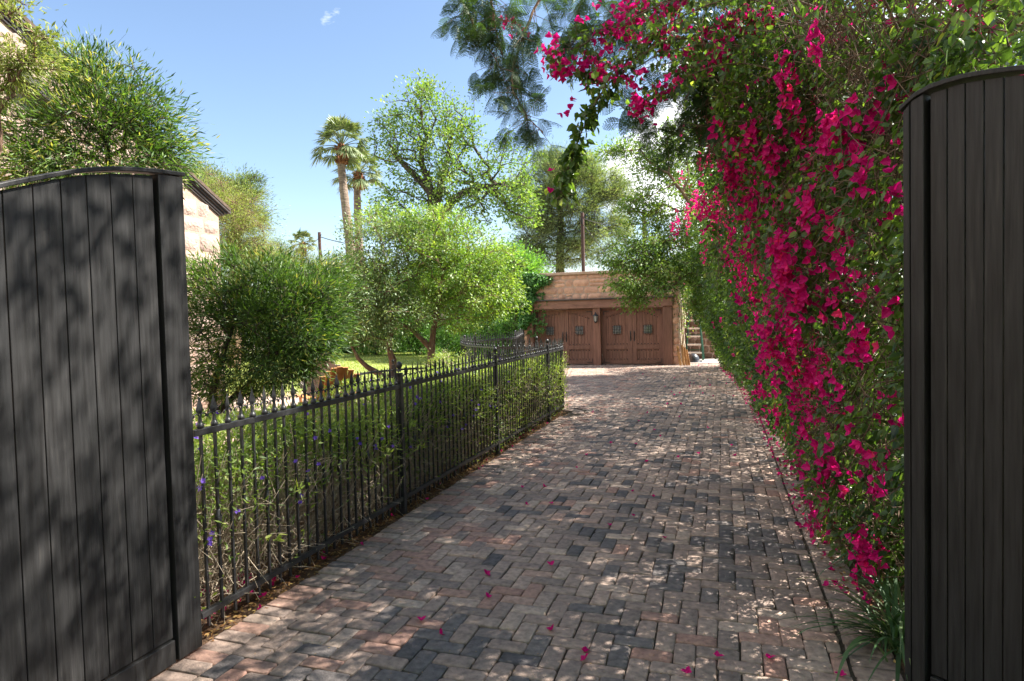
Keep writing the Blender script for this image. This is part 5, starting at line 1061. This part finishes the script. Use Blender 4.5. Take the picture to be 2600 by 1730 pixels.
# ------------------------------------------------------------------ strap-leaved clump at the foot of the right gate
def clump(label, c, n, L, seed):
    r = np.random.default_rng(seed); o = thing('strap_leaf_plant', label, 'plant', c); g = Gm()
    for k in range(n):
        az = r.uniform(0, 2*PI); el = RAD(r.uniform(35, 85)); l = L*r.uniform(.5, 1.1); P = [np.array(c)+[r.normal(0, .05), r.normal(0, .05), 0]]; w_ = r.uniform(.006, .011); m = 8
        for q in range(m): P.append(P[-1]+np.array([math.cos(az)*math.cos(el), math.sin(az)*math.cos(el), math.sin(el)])*l/m); el -= RAD(r.uniform(5, 19))
        P = np.array(P); P[:, 2] = np.maximum(P[:, 2], .01); sd = np.array([-math.sin(az), math.cos(az), 0]); ww = w_*np.sin(np.linspace(.5, PI-.02, m+1)); V = np.concatenate([P-sd*ww[:, None], P+sd*ww[:, None]+[0, 0, .002]])
        i = np.arange(m); g.add(V, np.stack([i, i+1, m+2+i, m+1+i], 1), np.clip(r.normal(.4, .25), 0, 1))
    g.build('leaves', L_strap, o)
c = GR(2075, 1500); clump('clump of long green strap leaves at foot of right gate', (c[0], c[1], 0), 150, .62, 3)
c = GR(2085, 1330); clump('taller strap-leaved clump against the hedge behind the right gate', (c[0]+.05, c[1]+.1, 0), 120, .85, 4)

# ------------------------------------------------------------------ fallen bracts, litter
def bract_mesh(seed):
    r = np.random.default_rng(seed); g = Gm(); floret(g, np.array([[0, 0, .004]]), np.array([[r.normal(0, .3), r.normal(0, .3), 1.]]), .03, r); return g.build('fallen_bract', L_petal)
protos = [bract_mesh(k) for k in range(5)]; used = set()
def bract(p, label, s=1.):
    k = rng.integers(0, 5); o = protos[k] if k not in used else protos[k].copy()
    if k in used: col.objects.link(o)
    used.add(k); o.location = (p[0], p[1], .003); o.rotation_euler = (rng.normal(0, .25), rng.normal(0, .25), rng.uniform(0, 6.28)); o.scale = (s, s, s)
    tag(o, label, 'fallen flower', 'magenta flower bracts fallen on the brick drive')
s3 = [(1540, 70), (1475, 157), (1115, 288), (1255, 280), (1940, 115), (1843, 315), (1985, 350), (1138, 400), (1312, 395), (1695, 540), (1847, 475), (2065, 625), (887, 1018)]
l3 = ['upper of the two close magenta bracts level with the second fence post', 'lower of the two close magenta bracts level with the second fence post', 'left bract of the near-level pair in the middle of the drive', 'right bract of the near-level pair in the middle of the drive', 'small crimson bract right of centre, farthest of the right-hand trio', 'crimson bract right of centre between two others', 'pink bract on a pale brick, right-hand of the crimson trio',
      'magenta bract just below the near-level pair on the drive', 'faint pink bract right of centre below the near-level pair', 'bright magenta bract on grey bricks in the middle right', 'tiny crimson bract above the bright one on grey bricks', 'magenta bract beside a round yellow leaf near the soldier course', 'red bract on a dark brick, lowest of the mid-drive ones']
for (x, y), l in zip(s3, l3): bract(GR((900+x*.3826)/D_, (1130+y*.3826)/D_), l, 1.)
nb = [(1268, 1303, 'magenta bract on bricks directly above the reddish brick pair in mid foreground'), (1120, 1324, 'magenta bract on a pale brick left of centre foreground'), (970, 1432, 'magenta bract nearest the fence in the left foreground'), (1011, 1462, 'magenta bract just right of the leftmost foreground one'),
      (1271, 1454, 'crimson bract in the centre foreground on a reddish brick'), (1345, 1505, 'largest magenta bract cluster at bottom centre on the bricks'), (1347, 1522, 'crimson bract touching the large one at bottom centre'), (1650, 1515, 'magenta bract at bottom, right of centre'), (1770, 1520, 'magenta bract at bottom right beside the soldier course'), (1583, 1552, 'magenta bract at the very bottom edge of the view'), (1937, 1560, 'magenta bract at bottom right near the strap-leaved plant'), (1903, 1352, 'purple-pink bract on the joint near the hedge foot')]
for x, y, l in nb: bract(GR(x, y), l, 1.25)
s4 = [(1160, 280), (1005, 383), (1187, 440), (1235, 448), (1183, 480), (885, 487), (1312, 487), (1425, 470), (963, 550), (1070, 562), (1345, 565), (997, 588), (1463, 600), (1710, 600), (1908, 615), (915, 695), (1078, 695), (683, 800), (1062, 850), (570, 900), (757, 1008), (840, 1082), (1395, 978), (245, 1160), (543, 1178), (668, 1385), (1050, 1335), (1297, 1290), (1680, 1195), (1740, 1310), (2130, 908), (2065, 815), (2110, 972), (1400, 405), (1620, 452), (1830, 500), (1290, 230), (1485, 240), (1410, 205), (1305, 345), (1725, 318), (1800, 318), (620, 340), (30, 792)]
for x, y in s4:
    lb = 'magenta flower bract lying on the far bricks close to the garage' if y < 360 else ('magenta flower bract lying close to the hedge side of the drive' if x > 1600 else ('magenta flower bract on the far left half of the drive beyond the fence end' if x < 700 else ('magenta flower bract on the central far stretch of the drive' if y < 720 else 'magenta flower bract on bricks midway between fence post and hedge')))
    bract(GR((1500+x/4.714)/D_, (880+y/4.714)/D_), lb, 1.15)
def litter():
    r = np.random.default_rng(41); g = Gm()
    n = 1500; x = r.uniform(-2.78, -2.6, n)+0; y = r.uniform(2.6, 11.2, n); P = np.stack([x, y, np.full(n, .0)+U(0, .01, n)-.015], 1); leaves(g, P, r.normal(size=(n, 3))*[1, 1, .2], r.normal(size=(n, 3))*.3+[0, 0, 1], U(.015, .045, n), U(.008, .022, n), 'd', r.random(n))
    n = 9000; P = np.stack([r.uniform(-4.2, -2.7, n), r.uniform(2.6, 11.3, n), U(-.015, .01, n)], 1); leaves(g, P, r.normal(size=(n, 3))*[1, 1, .25], r.normal(size=(n, 3))*.3+[0, 0, 1], U(.015, .045, n), U(.006, .02, n), 'd', r.random(n))
    n = 900; P = np.stack([r.uniform(-2.4, .8, n), 2.6+12*r.random(n)**1.4, np.full(n, .004)], 1); leaves(g, P, r.normal(size=(n, 3))*[1, 1, .05], [0, 0, 1]+r.normal(size=(n, 3))*.15, U(.006, .016, n), U(.003, .007, n), 'd', np.clip(r.normal(.8, .2, n), 0, 1))
    n = 2600; P = np.stack([hbase(U(3, 20, n))+0, U(3, 20, n), np.zeros(n)], 1); P[:, 0] = hbase(P[:, 1])+r.exponential(.3, n)-.12; P[:, 2] = .005; leaves(g, P, r.normal(size=(n, 3))*[1, 1, .2], r.normal(size=(n, 3))*.3+[0, 0, 1], U(.015, .04, n), U(.008, .02, n), 'd', r.random(n))
    tag(g.build('leaf_litter', L_litter), kind='stuff')
    g = Gm(); n = 34; P = np.stack([r.uniform(-2.9, -2.6, n), 2.6+8.5*r.random(n)**1.3, np.full(n, .004)], 1); floret(g, P, r.normal(size=(n, 3))*.5+[0, 0, 1], .026, r)
    n = 90; P = np.stack([r.uniform(-3.2, -2.7, n), 2.5+1.0*r.random(n)**1.3, U(0, .04, n)], 1); floret(g, P, r.normal(size=(n, 3))*.5+[0, 0, 1], .026, r)
    n = 750; y_ = U(4, 21, n); P = np.stack([hbase(y_)-.15+r.exponential(.3, n), y_, np.full(n, .006)], 1); floret(g, P, r.normal(size=(n, 3))*.5+[0, 0, 1], .026, r); tag(g.build('fallen_petals', L_petal), kind='stuff')
    # lawn grass, short
    g = Gm(); n = 90000; P = np.stack([r.uniform(-22, -6.8, n), r.uniform(12.2, 31, n), np.full(n, -.006)], 1); leaves(g, P, r.normal(size=(n, 3))*.5+[0, 0, 1], r.normal(size=(n, 3)), U(.04, .07, n), U(.012, .03, n), 'q', np.clip(r.normal(.7, .15, n), 0, 1)); tag(g.build('lawn_grass', L_palo), kind='stuff')
litter()
